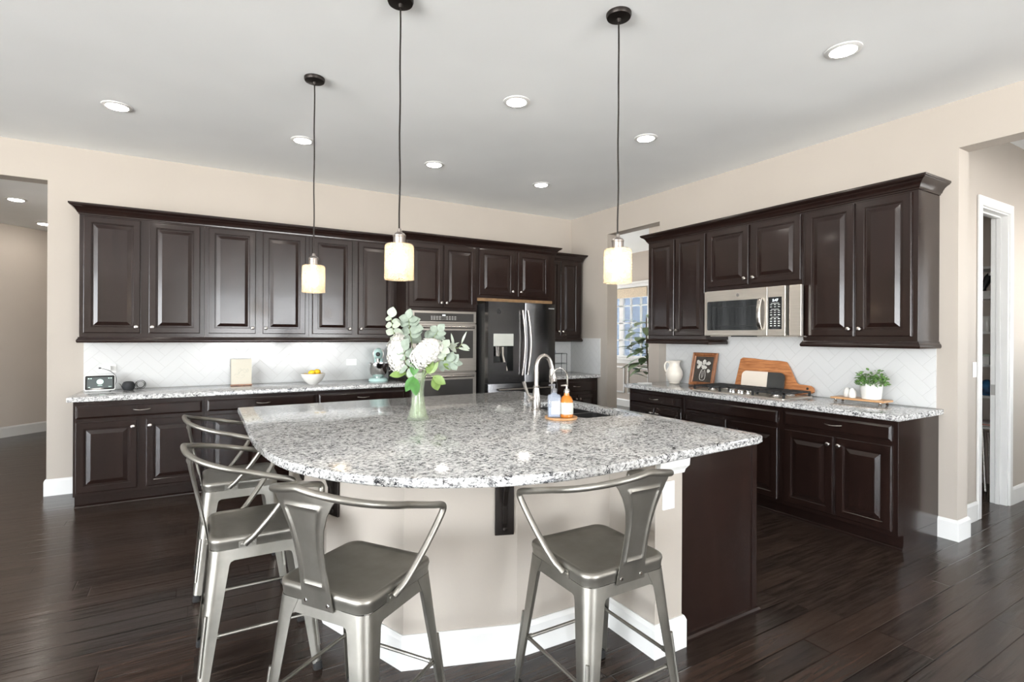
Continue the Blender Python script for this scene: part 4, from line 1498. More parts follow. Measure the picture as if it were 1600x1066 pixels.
# ================================================================= LIGHTS
def downlight(x, y, z, label, group):
    t = thing('recessed_light', label, 'ceiling light', (x, y, z), 0, group)
    obj('trim_ring', lathe(bmn(), [(0.068, -0.004), (0.069, -0.009), (0.080, -0.009), (0.094, -0.004), (0.095, -0.0005), (0.068, -0.0005)], 32), M['white'], t, True)
    obj('diffuser', lathe(bmn(), [(0, -0.020), (0.030, -0.0185), (0.052, -0.0145), (0.0675, -0.0095), (0.0675, -0.001), (0, -0.001)], 32), M['led'], t, True)
    return t


g = 'recessed lights in the kitchen ceiling'
for x, y, lab in [(-0.543, 4.70, 'lit recessed light farthest left in the kitchen ceiling'),
                  (0.734, 4.70, 'lit recessed light just left of the leftmost pendant cord'),
                  (1.937, 4.70, 'lit recessed light above the wall oven cabinets'),
                  (3.205, 4.72, 'lit recessed light nearest the back right ceiling corner'),
                  (1.918, 3.14, 'lit recessed light between the middle and right pendant cords, above the island'),
                  (3.200, 3.16, 'lit recessed light just right of the right pendant cord'),
                  (3.195, 1.608, 'large lit recessed light nearest the camera at upper right')]:
    downlight(x, y, H, lab, g)
# the same rows carry on above and behind the camera, out of view
for x, y in ((0.70, 1.0), (-0.55, 2.0), (-2.4, 1.5), (-2.4, -1.5), (0.6, -1.8), (3.2, -1.2)):
    downlight(x, y, H, 'recessed light in the same ceiling grid, outside the picture', g)
g = 'recessed lights in the left hall'
downlight(-1.80, 7.76, 2.92, 'lit recessed light in the hall seen through the left opening, larger', g)
downlight(-1.865, 9.28, 2.92, 'small lit recessed light deep in the left hall', g)
downlight(-3.2, 7.3, 2.92, 'added recessed light brightening the left hall, outside the picture', None)  # unseen lamp added to brighten the left hall
downlight(-2.6, 7.9, 2.92, 'second added recessed light brightening the left hall, beside the first, outside the picture', None)  # another out-of-view lamp added for the hall's brightness
downlight(6.3, 0.55, H, 'added recessed light brightening the right hallway, outside the picture', None)  # out-of-view lamp put in because the hallway needs light
downlight(6.0, 7.4, H, 'added recessed light brightening the dining room, outside the picture', None)  # added fixture, out of view, to light the dining room


def pendant(x, y, label):
    t = thing('pendant_light', label, 'pendant light', (x, y, H), 0, 'pendant lights over the island')
    zs = 1.873 - H
    obj('canopy', lathe(bmn(), [(0, -0.001), (0.064, -0.001), (0.064, -0.012), (0.060, -0.022), (0.012, -0.028), (0.008, -0.045), (0, -0.045)], 28), M['bronze'], t, True)
    pts = [(0.0015 * math.sin(k * 1.3), 0.0015 * math.cos(k * 0.9), -0.03 + (zs + 0.07 + 0.03) * k / 14) for k in range(15)]
    obj('cord', tube(bmn(), pts, 0.0042, 8), M['bronze'], t, True)
    obj('socket', lathe(bmn(), [(0, zs - 0.004), (0.030, zs - 0.004), (0.030, zs + 0.034), (0.032, zs + 0.036), (0.032, zs + 0.042), (0.026, zs + 0.050), (0.012, zs + 0.058), (0.009, zs + 0.075), (0, zs + 0.075)], 20), M['socket'], t, True)
    obj('shade', lathe(bmn(), [(0.0305, zs - 0.001), (0.060, zs - 0.001), (0.068, zs - 0.006), (0.0715, zs - 0.016), (0.0725, zs - 0.177), (0.0690, zs - 0.177), (0.0680, zs - 0.018), (0.064, zs - 0.009), (0.058, zs - 0.005), (0.0305, zs - 0.005)], 40), M['crackle'], t, True)
    obj('bulb', lathe(bmn(), [(0, zs - 0.142), (0.012, zs - 0.139), (0.024, zs - 0.128), (0.030, zs - 0.108), (0.028, zs - 0.085), (0.018, zs - 0.055), (0.014, zs - 0.030), (0.014, zs - 0.005), (0, zs - 0.005)], 20), M['bulb'], t, True)
    return t


pendant(0.621, 3.526, 'leftmost glowing amber glass pendant over the island')
pendant(0.839, 2.478, 'middle glowing amber glass pendant, hanging nearest above the flowers')
pendant(1.846, 2.016, 'rightmost glowing amber glass pendant, near the dining room opening')

# ================================================================= ON THE LEFT COUNTER
ZC = CT1 + 0.0005
t = thing('smart_display', 'small smart display with lit dark screen at the left end of the counter', 'smart display', (-0.775, 5.735, ZC), RAD(6))
tilt = Matrix.Rotation(RAD(-17), 4, 'X')
bz = obj('housing', prism(bmn(), [(u, v + 0.072) for u, v in rrect(0.215, 0.138, 0.012)], -0.004, 0.008, lambda u, v, w_: (u, w_, v)), M['whiteplastic'], t, bev=0.002)
bz.matrix_local = Matrix.Translation((0, 0, 0.006)) @ tilt
sc_ = obj('screen', prism(bmn(), [(u, v + 0.073) for u, v in rrect(0.205, 0.126, 0.010)], -0.0052, -0.0042, lambda u, v, w_: (u, w_, v)), M['blackglass'], bz)
si = bmn()
prism(si, [(u, v + 0.073) for u, v in rrect(0.178, 0.098, 0.004)], -0.0056, -0.0053, lambda u, v, w_: (u, w_, v))
obj('screen_image', si, M['screen'], sc_)
mm = bmn()
lathe(mm, [(0, -0.0060), (0.024, -0.0060), (0.024, -0.0057), (0, -0.0057)], 24, (0, 0, 0.080), 'y')
for x in (-0.078, -0.062, 0.062, 0.078): box(mm, x - 0.005, x + 0.005, -0.006, -0.0057, 0.108, 0.114)
box(mm, -0.016, 0.016, -0.006, -0.0057, 0.045, 0.048)
box(mm, -0.080, -0.068, -0.006, -0.0057, 0.031, 0.036)
box(mm, 0.060, 0.080, -0.006, -0.0057, 0.033, 0.036)
obj('screen_icons', mm, M['screen_mint'], sc_)
obj('stand', loft(bmn(), [[(x, y, z) for x, y in rrect(w_, d_, 0.02)] for w_, d_, z in ((0.15, 0.075, 0), (0.152, 0.078, 0.004), (0.10, 0.03, 0.05))]), M['whiteplastic'], t, True, loc=(0, 0.055, 0))
t = thing('smart_speaker', 'small round black speaker with coiled cable beside the display', 'speaker', (-0.575, 5.78, ZC))
obj('speaker_body', lathe(bmn(), [(0, 0), (0.036, 0), (0.044, 0.012), (0.049, 0.035), (0.047, 0.055), (0.036, 0.073), (0.020, 0.078), (0, 0.078)], 24), plain('charcoal_mesh', (0.02, 0.021, 0.023), 0.8), t, True)
cc = bmn()
for k, (r, dz) in enumerate(((0.040, 0.0), (0.034, 0.006), (0.028, 0.002))):
    tube(cc, [(0.088 + r * math.cos(a * PI / 12), 0.02 + 0.012 * math.sin(a * PI / 6 + k), 0.043 + r * math.sin(a * PI / 12) + dz) for a in range(24)], 0.0022, 6, True)
tube(cc, smooth_path([(0.045, 0, 0.02), (0.06, 0.01, 0.004), (0.075, 0.02, 0.006), (0.088, 0.02, 0.003)], 4), 0.0022, 6)
tube(cc, smooth_path([(-0.046, 0.0, 0.02), (-0.06, 0.02, 0.05), (-0.075, 0.06, 0.055)], 4), 0.0025, 6)
obj('cable', cc, M['black'], t, True)


def wall_plate(loc, rz, w_, h_, label, name='power_outlet', cat='outlet', kind='h', parent=None):
    t_ = thing(name, label, cat, loc, rz)
    obj('plate', B(-w_ / 2, w_ / 2, -0.006, -0.0003, -h_ / 2, h_ / 2), M['whiteplastic'], t_, bev=0.002)
    bm = bmn()
    if kind == 'switch': box(bm, -0.016, 0.016, -0.009, -0.006, -0.033, 0.033)
    else:
        for q in (-0.024, 0.024):
            prism(bm, [((q if kind == 'h' else 0) + u, (0 if kind == 'h' else q) + v) for u, v in rrect(0.030, 0.028, 0.008)], -0.0075, -0.006, lambda u, v, w2: (u, w2, v))
    obj('rocker' if kind == 'switch' else 'socket', bm, M['white'], t_)
    return t_


ytile = YW - 0.0105
wp = wall_plate((-0.74, ytile, 1.105), 0, 0.116, 0.072, 'white outlet in the tile above the smart display')
ad = tag(obj('power_adapter', B(-0.775, -0.715, ytile - 0.055, ytile - 0.0085, 1.085, 1.130), M['whiteplastic'], None, bev=0.006),
         'white plug adapter in the outlet above the smart display', 'power adapter')
ca = bmn()
tube(ca, smooth_path([(-0.79, ytile - 0.058, 1.112), (-0.765, ytile - 0.064, 1.105), (-0.72, ytile - 0.062, 1.085), (-0.685, ytile - 0.05, 1.045), (-0.675, ytile - 0.06, 1.00), (-0.68, 5.83, 0.95)], 6), 0.0025, 6)
lathe(ca, [(0, -0.008), (0.006, -0.008), (0.006, 0.010), (0, 0.010)], 8, (-0.795, ytile - 0.058, 1.113), 'x')
tag(obj('charging_cable', ca, M['black'], None, True), 'thin dark cable hanging from the adapter behind the smart display', 'cable')
wall_plate((1.455, ytile, 1.118), 0, 0.116, 0.072, 'white outlet in the tile left of the stand mixer')

t = thing('art_card', 'small cream card with faint line drawing in a dark wood foot', 'card', (0.338, 5.79, ZC))
obj('card_foot', B(-0.096, 0.096, -0.02, 0.02, 0, 0.012), M['framewood'], t, bev=0.002)
cd = obj('card', prism(bmn(), [(u, v + 0.138) for u, v in rrect(0.186, 0.252, 0.003)], -0.003, 0.003, lambda u, v, w_: (u, w_, v)), M['cream_card'], t)
ln = bmn()
P = [(-0.065, 0.10), (-0.05, 0.115), (-0.03, 0.11), (-0.01, 0.14), (0.01, 0.155), (0.02, 0.14), (0.03, 0.125), (0.045, 0.14), (0.055, 0.165), (0.065, 0.15), (0.05, 0.13)]
tube(ln, smooth_path([(x, -0.0032, z) for x, z in P], 4), 0.0012, 5)
P = [(-0.045, 0.085), (-0.02, 0.075), (0.01, 0.08), (0.03, 0.095), (0.02, 0.105), (0.0, 0.10)]
tube(ln, smooth_path([(x, -0.0032, z) for x, z in P], 4), 0.0012, 5)
P = [(-0.025, 0.12), (-0.02, 0.16), (-0.005, 0.17), (0.0, 0.15), (0.025, 0.165), (0.04, 0.15)]
tube(ln, smooth_path([(x, -0.0032, z) for x, z in P], 4), 0.0012, 5)
obj('line_drawing', ln, M['pencil'], cd)
bm = bmn()
for q in ((-0.093, -0.0915, 0.012, 0.264), (0.0915, 0.093, 0.012, 0.264), (-0.0915, 0.0915, 0.2625, 0.264)):
    box(bm, q[0], q[1], -0.0045, 0.0045, q[2], q[3])
obj('card_edge', bm, M['pencil'], cd)

bx, by = 0.985, 5.60
tag(obj('fruit_bowl', lathe(bmn(), [(0, 0), (0.045, 0), (0.050, 0.006), (0.085, 0.035), (0.112, 0.080), (0.119, 0.110), (0.116, 0.112), (0.108, 0.082), (0.080, 0.038), (0.045, 0.012), (0, 0.010)], 36), M['ceramic'], None, True, loc=(bx, by, ZC)),
    'white ceramic bowl heaped with lemons on the left counter', 'bowl')
lem = None
LPOS = [(-0.050, -0.045, 0.078), (0.045, -0.050, 0.078), (0.070, 0.030, 0.082), (-0.065, 0.035, 0.082), (0.0, 0.065, 0.080), (-0.015, -0.005, 0.118), (0.040, 0.005, 0.125)]
LL = ['lemon lying front left in the white bowl', 'lemon lying front right in the white bowl', 'lemon at the right rim of the white bowl', 'lemon at the left rim of the white bowl',
      'lemon at the back of the white bowl', 'topmost lemon on the left of the heap', 'topmost lemon on the right of the heap']
for k, (x, y, z) in enumerate(LPOS):
    if lem is None:
        lem = obj('lemon', lathe(bmn(), [(0, -0.041), (0.006, -0.038), (0.016, -0.032), (0.026, -0.018), (0.029, 0), (0.026, 0.018), (0.015, 0.032), (0.005, 0.037), (0, 0.039)], 18, (0, 0, 0), 'x'), M['lemon'], None, True)
        o = lem
    else:
        o = lem.copy()
        COL.objects.link(o)
    o.location = (bx + x, by + y, ZC + z)
    o.rotation_euler = (0.2 * k, 0.35 * ((k * 37) % 5 - 2) * 0.4, k * 1.1)
    tag(o, LL[k], 'lemon', 'lemons in the white bowl')

# stand mixer
t = thing('stand_mixer', 'pale aqua stand mixer with steel bowl behind the flowers', 'stand mixer', (1.705, 5.735, ZC), RAD(-108))
obj('mixer_base', loft(bmn(), [[(x + 0.03, y, z) for x, y in rrect(w_, d_, r_, 6)] for w_, d_, r_, z in ((0.30, 0.20, 0.09, 0), (0.31, 0.21, 0.10, 0.008), (0.29, 0.19, 0.09, 0.028), (0.26, 0.16, 0.075, 0.036))]), M['aqua'], t, True)
obj('mixer_column', loft(bmn(), [[(x - 0.085, y, z) for x, y in rrect(w_, d_, 0.03, 5)] for w_, d_, z in ((0.11, 0.12, 0.03), (0.085, 0.10, 0.10), (0.08, 0.095, 0.18), (0.10, 0.10, 0.25))]), M['aqua'], t, True)
hd = bmn()
rings = []
for k in range(15):
    u = k / 14
    x = -0.155 + 0.33 * u
    r = 0.062 * (1 - abs(2 * u - 0.9) ** 3.2 * 0.9) if u < 0.98 else 0.02
    r = max(r, 0.012)
    rings.append([(x, r * 0.95 * math.cos(a * PI / 10), 0.300 + r * 1.05 * math.sin(a * PI / 10)) for a in range(20)])
mh = obj('mixer_head', loft(hd, rings), M['aqua'], t, True)
obj('trim_band', lathe(bmn(), [(0.050, -0.006), (0.0605, -0.006), (0.0605, 0.006), (0.050, 0.006)], 24, (0.06, 0, 0.300), 'x'), M['chrome'], mh, True)
obj('attachment_knob', lathe(bmn(), [(0, 0.17), (0.022, 0.17), (0.024, 0.178), (0.014, 0.186), (0, 0.187)], 16, (0, 0, 0.300), 'x'), M['black'], mh, True)
obj('beater_shaft', lathe(bmn(), [(0, 0.20), (0.018, 0.20), (0.022, 0.25), (0, 0.25)], 14, (0.09, 0, 0)), M['nickel'], t, True)
mb = obj('mixing_bowl', lathe(bmn(), [(0, 0.040), (0.05, 0.040), (0.052, 0.050), (0.085, 0.080), (0.104, 0.140), (0.108, 0.200), (0.111, 0.201), (0.106, 0.140), (0.084, 0.084), (0.03, 0.055), (0, 0.054)], 32, (0.075, 0, 0)), M['chrome'], t, True)
obj('bowl_handle', tube(bmn(), smooth_path([(0.075, 0.104, 0.185), (0.075, 0.150, 0.180), (0.075, 0.155, 0.130), (0.075, 0.105, 0.105)], 5), 0.007, 8), M['nickel'], mb, True)

# tiered stand in the corner
t = thing('tiered_stand', 'two-tier wire and glass stand in the corner by the refrigerator', 'stand', (4.10, 5.66, ZC))
ts = bmn()
for x in (-0.13, 0.13):
    for y in (-0.06, 0.06): tube(ts, [(x, y, 0.0), (x, y, 0.275)], 0.004, 6)
for z in (0.13, 0.262):
    tube(ts, [(u, v, z + 0.012) for u, v in rrect(0.27, 0.13, 0.02)], 0.003, 6, True)
obj('wire_frame', ts, M['iron'], t)
for z in (0.125, 0.257): obj('glass_shelf', B(-0.138, 0.138, -0.068, 0.068, z, z + 0.006), M['glass'], t)
for k, x in enumerate((-0.07, -0.02)):
    tag(obj('small_bottle', lathe(bmn(), [(0, 0), (0.012, 0), (0.013, 0.03), (0.006, 0.042), (0.006, 0.055), (0, 0.055)], 12), M['clearbottle'], None, True, loc=(4.10 + x, 5.66, ZC + 0.2635)),
        ['left small clear bottle on top of the tiered stand', 'right small clear bottle on top of the tiered stand'][k], 'bottle', 'bottles on the tiered stand')

# ================================================================= ON THE RIGHT COUNTER
t = thing('pitcher', 'cream ceramic pitcher by the tile edge on the right counter', 'pitcher', (4.415, 3.925, ZC), RAD(60))
obj('pitcher_body', lathe(bmn(), [(0, 0), (0.050, 0), (0.056, 0.006), (0.054, 0.014), (0.078, 0.05), (0.090, 0.095), (0.084, 0.135), (0.062, 0.175), (0.053, 0.200), (0.056, 0.225), (0.066, 0.245), (0.062, 0.246), (0.050, 0.222), (0.047, 0.2), (0.055, 0.17), (0.076, 0.13), (0.08, 0.09), (0.06, 0.03), (0, 0.02)], 32), M['cream'], t, True)
obj('handle', tube(bmn(), smooth_path([(0, 0.052, 0.225), (0, 0.085, 0.232), (0, 0.105, 0.20), (0, 0.100, 0.15), (0, 0.083, 0.125)], 5), 0.008, 8), M['cream'], t, True)
obj('spout', loft(bmn(), [[(0.02, -0.055, 0.243), (0, -0.068, 0.246), (-0.02, -0.055, 0.243), (0, -0.05, 0.215)], [(0.010, -0.068, 0.250), (0, -0.085, 0.254), (-0.010, -0.068, 0.250), (0, -0.066, 0.236)]]), M['cream'], t, True)

# framed picture leaning on the tile (local x along the wall towards the camera)
t = thing('framed_picture', 'small wood framed still life leaning on the tile, flowers in a vase', 'picture', (4.452, 3.605, ZC), RZ)
lean = Matrix.Rotation(RAD(-13), 4, 'X')
frp = [(0, 0), (0, -0.018), (0.008, -0.022), (0.018, -0.016), (0.030, -0.020), (0.034, -0.012), (0.040, -0.008), (0.040, 0)]
fb = bmn()
hw_, hh = 0.150, 0.345
loft(fb, [[(-hw_ + i, y, i), (hw_ - i, y, i), (hw_ - i, y, hh - i), (-hw_ + i, y, hh - i)] for i, y in frp], False, False)
fo = obj('frame', fb, M['framewood'], t)
fo.matrix_local = lean
cv = obj('canvas', B(-hw_ + 0.036, hw_ - 0.036, -0.007, 0.004, 0.036, hh - 0.036), M['painting'], fo)
bl = bmn()
random.seed(3)
for k in range(17):
    x, z = random.gauss(0, 0.034), 0.225 + random.gauss(0, 0.028)
    r = random.uniform(0.012, 0.022)
    n_ = random.choice((5, 6, 7))
    prism(bl, [(x + r * (1 + 0.25 * math.cos(3 * a)) * math.cos(a), z + r * math.sin(a)) for a in [2 * PI * q / (n_ * 2) for q in range(n_ * 2)]], -0.0078 - 0.0001 * k, -0.0069, lambda u, v, w_: (u, w_, v))
tube(bl, smooth_path([(-0.018, -0.0072, 0.17), (-0.030, -0.0072, 0.13), (-0.034, -0.0072, 0.09), (-0.022, -0.0072, 0.062), (0.0, -0.0072, 0.058), (0.022, -0.0072, 0.062), (0.034, -0.0072, 0.09), (0.030, -0.0072, 0.13), (0.018, -0.0072, 0.17)], 4), 0.0028, 5)
tube(bl, [(-0.01, -0.0072, 0.16), (-0.004, -0.0072, 0.08)], 0.0018, 5)
tube(bl, [(0.012, -0.0072, 0.16), (0.006, -0.0072, 0.09)], 0.0015, 5)
obj('painted_bouquet', bl, M['paint_white'], cv)

# wooden board and small two-tone board behind the cooktop
t = thing('cutting_board', 'large live-edge cherry wood board with handle leaning behind the cooktop', 'cutting board', (4.478, 3.20, ZC), RZ)
prof = [(-0.045, 0.0), (-0.02, 0.18), (-0.005, 0.295), (0.02, 0.312), (0.14, 0.308), (0.22, 0.300), (0.30, 0.296), (0.40, 0.295), (0.455, 0.288), (0.49, 0.24), (0.525, 0.175), (0.56, 0.115), (0.585, 0.095), (0.64, 0.096), (0.69, 0.092), (0.715, 0.075), (0.722, 0.045), (0.70, 0.028), (0.62, 0.012), (0.55, 0.0)]
bo2 = obj('board', prism(bmn(), prof, 0.0, 0.022, lambda u, v, w_: (u, w_, v)), M['cherry'], t, bev=0.004)
bo2.matrix_local = Matrix.Rotation(RAD(-9), 4, 'X')
hl = obj('handle_hole', lathe(bmn(), [(0, -0.0008), (0.011, -0.0008), (0.011, 0.004), (0, 0.004)], 16, (0.665, 0, 0.065), 'y'), M['black'], bo2)
t = thing('serving_board', 'small rounded board, cream left half and dark grey right end', 'serving board', (4.425, 3.185, ZC), RZ)
rr = rrect(0.42, 0.19, 0.045, 6)
cxm = 0.26
left = [(min(u, 0.075), v) for u, v in rr]
m_ = Matrix.Rotation(RAD(-9), 4, 'X')
lp = [(u + cxm, v + 0.095) for u, v in rr if u <= 0.05]
lp = [(0.05 + cxm, 0.19)] + [p for p in lp] + [(0.05 + cxm, 0.0)]
a_ = obj('cream_half', prism(bmn(), lp, 0.0, 0.012, lambda u, v, w_: (u, w_, v)), plain('cream_marble', (0.76, 0.68, 0.58), 0.3, var=0.03), t)
a_.matrix_local = m_
a_['label'] = 'cream coloured half'
rp = [(u + cxm, v + 0.095) for u, v in rr if u > 0.051]
i0 = [i for i, p in enumerate(rp) if p[1] > 0.13]
up_ = sorted([p for p in rp if p[1] >= 0.095], key=lambda p: (p[0], -p[1]))
dn_ = sorted([p for p in rp if p[1] < 0.095], key=lambda p: (-p[0], p[1]))
dn_ = sorted([p for p in rp if p[1] < 0.095], key=lambda p: (-p[0], -p[1]))
rpoly = [(0.0505 + cxm, 0.19)] + up_ + dn_ + [(0.0505 + cxm, 0.0)]
a_ = obj('grey_end', prism(bmn(), rpoly, 0.0, 0.012, lambda u, v, w_: (u, w_, v)), plain('dark_slate', (0.045, 0.045, 0.043), 0.3, var=0.2), t)
a_.matrix_local = m_
a_['label'] = 'dark grey end'

# riser with shakers and plant
RX, RY = 4.335, 2.045
t = thing('wood_riser', 'small wood riser on bead feet at the right end of the counter', 'riser', (RX, RY, ZC), RZ)
obj('riser_top', B(-0.185, 0.185, -0.075, 0.075, 0.030, 0.044), M['pine'], t, bev=0.003)
for sx in (-0.155, 0.155):
    for sy in (-0.055, 0.055):
        f = bmn()
        lathe(f, [(0, 0), (0.009, 0.002), (0.012, 0.010), (0.009, 0.017), (0.006, 0.019), (0.009, 0.024), (0.008, 0.0298), (0, 0.0298)], 12, (sx, sy, 0))
        obj('foot', f, M['nickel'], t, True)
zr = ZC + 0.0445
for k, (dx, dy, lab) in enumerate([(-0.10, 0.010, 'white egg-shaped shaker at the far end of the riser'), (-0.045, -0.030, 'white egg-shaped shaker beside the small potted plant')]):
    o = obj('shaker', lathe(bmn(), [(0, 0), (0.022, 0), (0.027, 0.012), (0.028, 0.028), (0.023, 0.055), (0.012, 0.072), (0, 0.076)], 20), M['ceramic'], None, True, loc=(RX + dy, RY - dx, zr))
    tag(o, lab, 'shaker', 'shakers on the riser')
t = thing('potted_plant', 'small bushy green plant in a white pot on the riser', 'potted plant', (RX + 0.005, RY - 0.070, zr), 0)
obj('pot', lathe(bmn(), [(0, 0), (0.058, 0), (0.062, 0.004), (0.074, 0.112), (0.076, 0.118), (0.071, 0.118), (0.066, 0.100), (0, 0.098)], 32), M['ceramic'], t, True)
fol = bmn()
random.seed(11)
for k in range(420):
    a = random.uniform(0, 2 * PI)
    e = random.uniform(0.02, 1.0)
    r = 0.094 * math.sqrt(1 - (e * 0.75) ** 2) * random.uniform(0.6, 1.08)
    p = Vector((r * math.cos(a), r * math.sin(a), 0.100 + 0.110 * e * random.uniform(0.5, 1.1)))
    d = Vector((math.cos(a) + random.gauss(0, 0.5), math.sin(a) + random.gauss(0, 0.5), random.uniform(-0.2, 1.0)))
    leaf(fol, p, d, (random.gauss(0, 0.4), random.gauss(0, 0.4), 1), random.uniform(0.020, 0.032), random.uniform(0.014, 0.020), 0.2, 0.2, 3)
for k in range(18):
    a = random.uniform(0, 2 * PI)
    tube(fol, [(0, 0, 0.099), (0.04 * math.cos(a), 0.04 * math.sin(a), 0.13), (0.075 * math.cos(a), 0.075 * math.sin(a), 0.155 + 0.02 * math.sin(3 * a))], 0.0016, 5)
lo = obj('foliage', fol, M['shrub'], t)
lo['kind'] = 'stuff'
# small white tray at the left end of the right counter
tag(obj('paper_pad', B(4.06, 4.18, 4.02, 4.12, ZC, ZC + 0.008), M['whiteplastic'], None, bev=0.002), 'flat white pad at the far left end of the right counter', 'pad')

# ================================================================= FLOWERS ON THE ISLAND
VX, VY = 1.125, 2.965
Rv = Vector((0.8633, -0.5046, 0))
Fv = Vector((0.5046, 0.8633, 0))
t = thing('flower_vase', 'clear glass vase of white hydrangeas and eucalyptus on the island', 'vase', (VX, VY, ZC))
vp = [(0, 0), (0.062, 0), (0.066, 0.006), (0.064, 0.014), (0.056, 0.03), (0.044, 0.08), (0.036, 0.14), (0.036, 0.185), (0.040, 0.225), (0.050, 0.265), (0.054, 0.285), (0.0515, 0.286), (0.046, 0.262), (0.037, 0.225), (0.033, 0.185), (0.033, 0.14), (0.040, 0.082), (0.050, 0.035), (0.05, 0.016), (0, 0.014)]
obj('vase_body', lathe(bmn(), vp, 32), M['vase'], t, True)
_t, _mx = mat_glass('vase_water', (0.55, 0.64, 0.38, 1), 0.03, mixt=0.86, tint=(0.95, 0.98, 0.86))
obj('water', lathe(bmn(), [(0, 0.0150), (0.049, 0.017), (0.049, 0.035), (0.0392, 0.082), (0.0325, 0.135), (0, 0.135)], 28), _t.m, t, True)


def V3(rx, fz, z):
    """point at rx to the right and fz away in the view-facing vertical plane of the bouquet"""
    p = Vector((VX, VY, 0)) + Rv * rx + Fv * fz
    return Vector((p.x, p.y, ZC + z))


def hydrangea(rx, fz, z, wx, wz, tiltv, label):
    c = V3(rx, fz, z)
    root = V3(rx * 0.08, fz * 0.1, 0.03)
    t_ = thing('hydrangea', label, 'flower', root, 0, 'white hydrangeas in the vase')
    bm = bmn()
    rng = random.Random(int(1000 * rx + 5000))
    for k in range(300):
        y = 1 - 2 * (k + 0.5) / 300
        a = k * 2.39996
        q = math.sqrt(1 - y * y)
        n = Vector((q * math.cos(a), q * math.sin(a), y))
        # squash and tilt
        lump = 1 + 0.09 * math.sin(5.1 * n.x + 3.0 * n.z + rx * 40) * math.cos(4.3 * n.z - 2.2 * n.y)
        loc = Rv * (n.x * wx) + Fv * (n.y * wx * 0.9) + Vector((0, 0, n.z * wz)) + Vector((0, 0, n.x * tiltv))
        nr = (Rv * n.x + Fv * n.y + Vector((0, 0, n.z))).normalized()
        e1 = nr.orthogonal().normalized()
        rot = rng.uniform(0, PI)
        e2 = nr.cross(e1)
        s_ = rng.uniform(0.0125, 0.0165)
        p = c - root + loc * (lump * rng.uniform(0.93, 1.07))
        ctr = bm.verts.new(p - nr * 0.002)
        for m in range(4):
            a0 = rot + m * PI / 2
            d = e1 * math.cos(a0) + e2 * math.sin(a0)
            s = e1 * math.cos(a0 + PI / 2) + e2 * math.sin(a0 + PI / 2)
            v1 = bm.verts.new(p + d * s_ * 0.6 + s * s_ * 0.62 + nr * 0.002)
            v2 = bm.verts.new(p + d * s_ * 1.15 + nr * rng.uniform(-0.004, 0.002))
            v3 = bm.verts.new(p + d * s_ * 0.6 - s * s_ * 0.62 + nr * 0.002)
            bm.faces.new((ctr, v1, v2, v3))
    core = bmn()
    bmesh.ops.create_icosphere(core, subdivisions=2, radius=1.0)
    for v in core.verts:
        n = v.co.copy()
        v.co = c - root + (Rv * (n.x * wx) + Fv * (n.y * wx * 0.9) + Vector((0, 0, n.z * wz + n.x * tiltv))) * 0.90
    b_ = obj('bloom', bm, M['petal'], t_)
    obj('bloom_core', core, M['petal'], b_, True)
    top = c - root - Vector((0, 0, wz * 0.7))
    obj('stem', tube(bmn(), smooth_path([(0, 0, 0), tuple(V3(rx * 0.2, fz * 0.2, 0.20) - root), tuple(top)], 6), 0.004, 7), M['stem'], t_, True)
    return t_


h1 = hydrangea(0.055, -0.03, 0.400, 0.098, 0.082, 0.035, 'large white hydrangea in the front centre of the vase')
h2 = hydrangea(-0.120, 0.0, 0.395, 0.062, 0.115, 0.0, 'white hydrangea on the left side of the vase')


def branch(pts, leaves, label, name='eucalyptus_branch', group='eucalyptus branches in the vase', mat='euc', cat='branch', lm=None):
    """stem through pts (rx, fz, z); leaves = (t, angle, length, width)"""
    P = smooth_path([V3(*p) for p in pts], 8)
    root = P[0].copy()
    t_ = thing(name, label, cat, root, 0, group)
    obj('stem', tube(bmn(), [p - root for p in P], [0.0032 - 0.0018 * i / len(P) for i in range(len(P))], 6), M['stem'], t_, True)
    bm = bmn()
    for (tt, ang, L, w_) in leaves:
        i = min(int(tt * (len(P) - 1)), len(P) - 2)
        p = P[i] + (P[i + 1] - P[i]) * (tt * (len(P) - 1) - i)
        d = (Rv * math.sin(RAD(ang)) + Vector((0, 0, math.cos(RAD(ang)))) + Fv * (0.35 * math.sin(ang * 7.0 + tt * 9))).normalized()
        nr = -Fv * 0.9 + Vector((0, 0, 0.45)) + Rv * (0.35 * math.cos(ang * 3.0))
        leaf(bm, p - root, d, nr, L, w_, 0.12, 0.18, 6, 0.6)
    obj('leaves', bm, M[mat], t_, True)
    return t_


branch([(0, 0, 0.05), (-0.03, 0.01, 0.25), (-0.11, 0.02, 0.42), (-0.155, 0.02, 0.53), (-0.168, 0.02, 0.615)],
       [(1.0, 10, 0.065, 0.060), (0.97, -80, 0.045, 0.04), (0.93, 95, 0.060, 0.045), (0.86, -95, 0.045, 0.045), (0.84, 75, 0.055, 0.05), (0.77, 105, 0.065, 0.042), (0.72, -70, 0.055, 0.05), (0.66, 85, 0.06, 0.05), (0.6, -60, 0.05, 0.05)],
       'tall pale eucalyptus branch reaching up at the left of the vase', mat='euc_light')
branch([(0, 0.01, 0.05), (-0.01, 0.02, 0.28), (-0.045, 0.03, 0.46), (-0.06, 0.03, 0.56), (-0.062, 0.02, 0.610)],
       [(1.0, 5, 0.060, 0.055), (0.96, -75, 0.060, 0.055), (0.95, 80, 0.055, 0.05), (0.90, -60, 0.055, 0.055), (0.88, 70, 0.075, 0.06), (0.82, -80, 0.06, 0.06), (0.80, 60, 0.075, 0.07), (0.74, -50, 0.075, 0.07), (0.70, 85, 0.09, 0.075), (0.64, -85, 0.08, 0.07), (0.6, 70, 0.08, 0.075), (0.52, -70, 0.085, 0.07), (0.5, 40, 0.08, 0.07)],
       'dense eucalyptus branch at the upper centre of the vase')
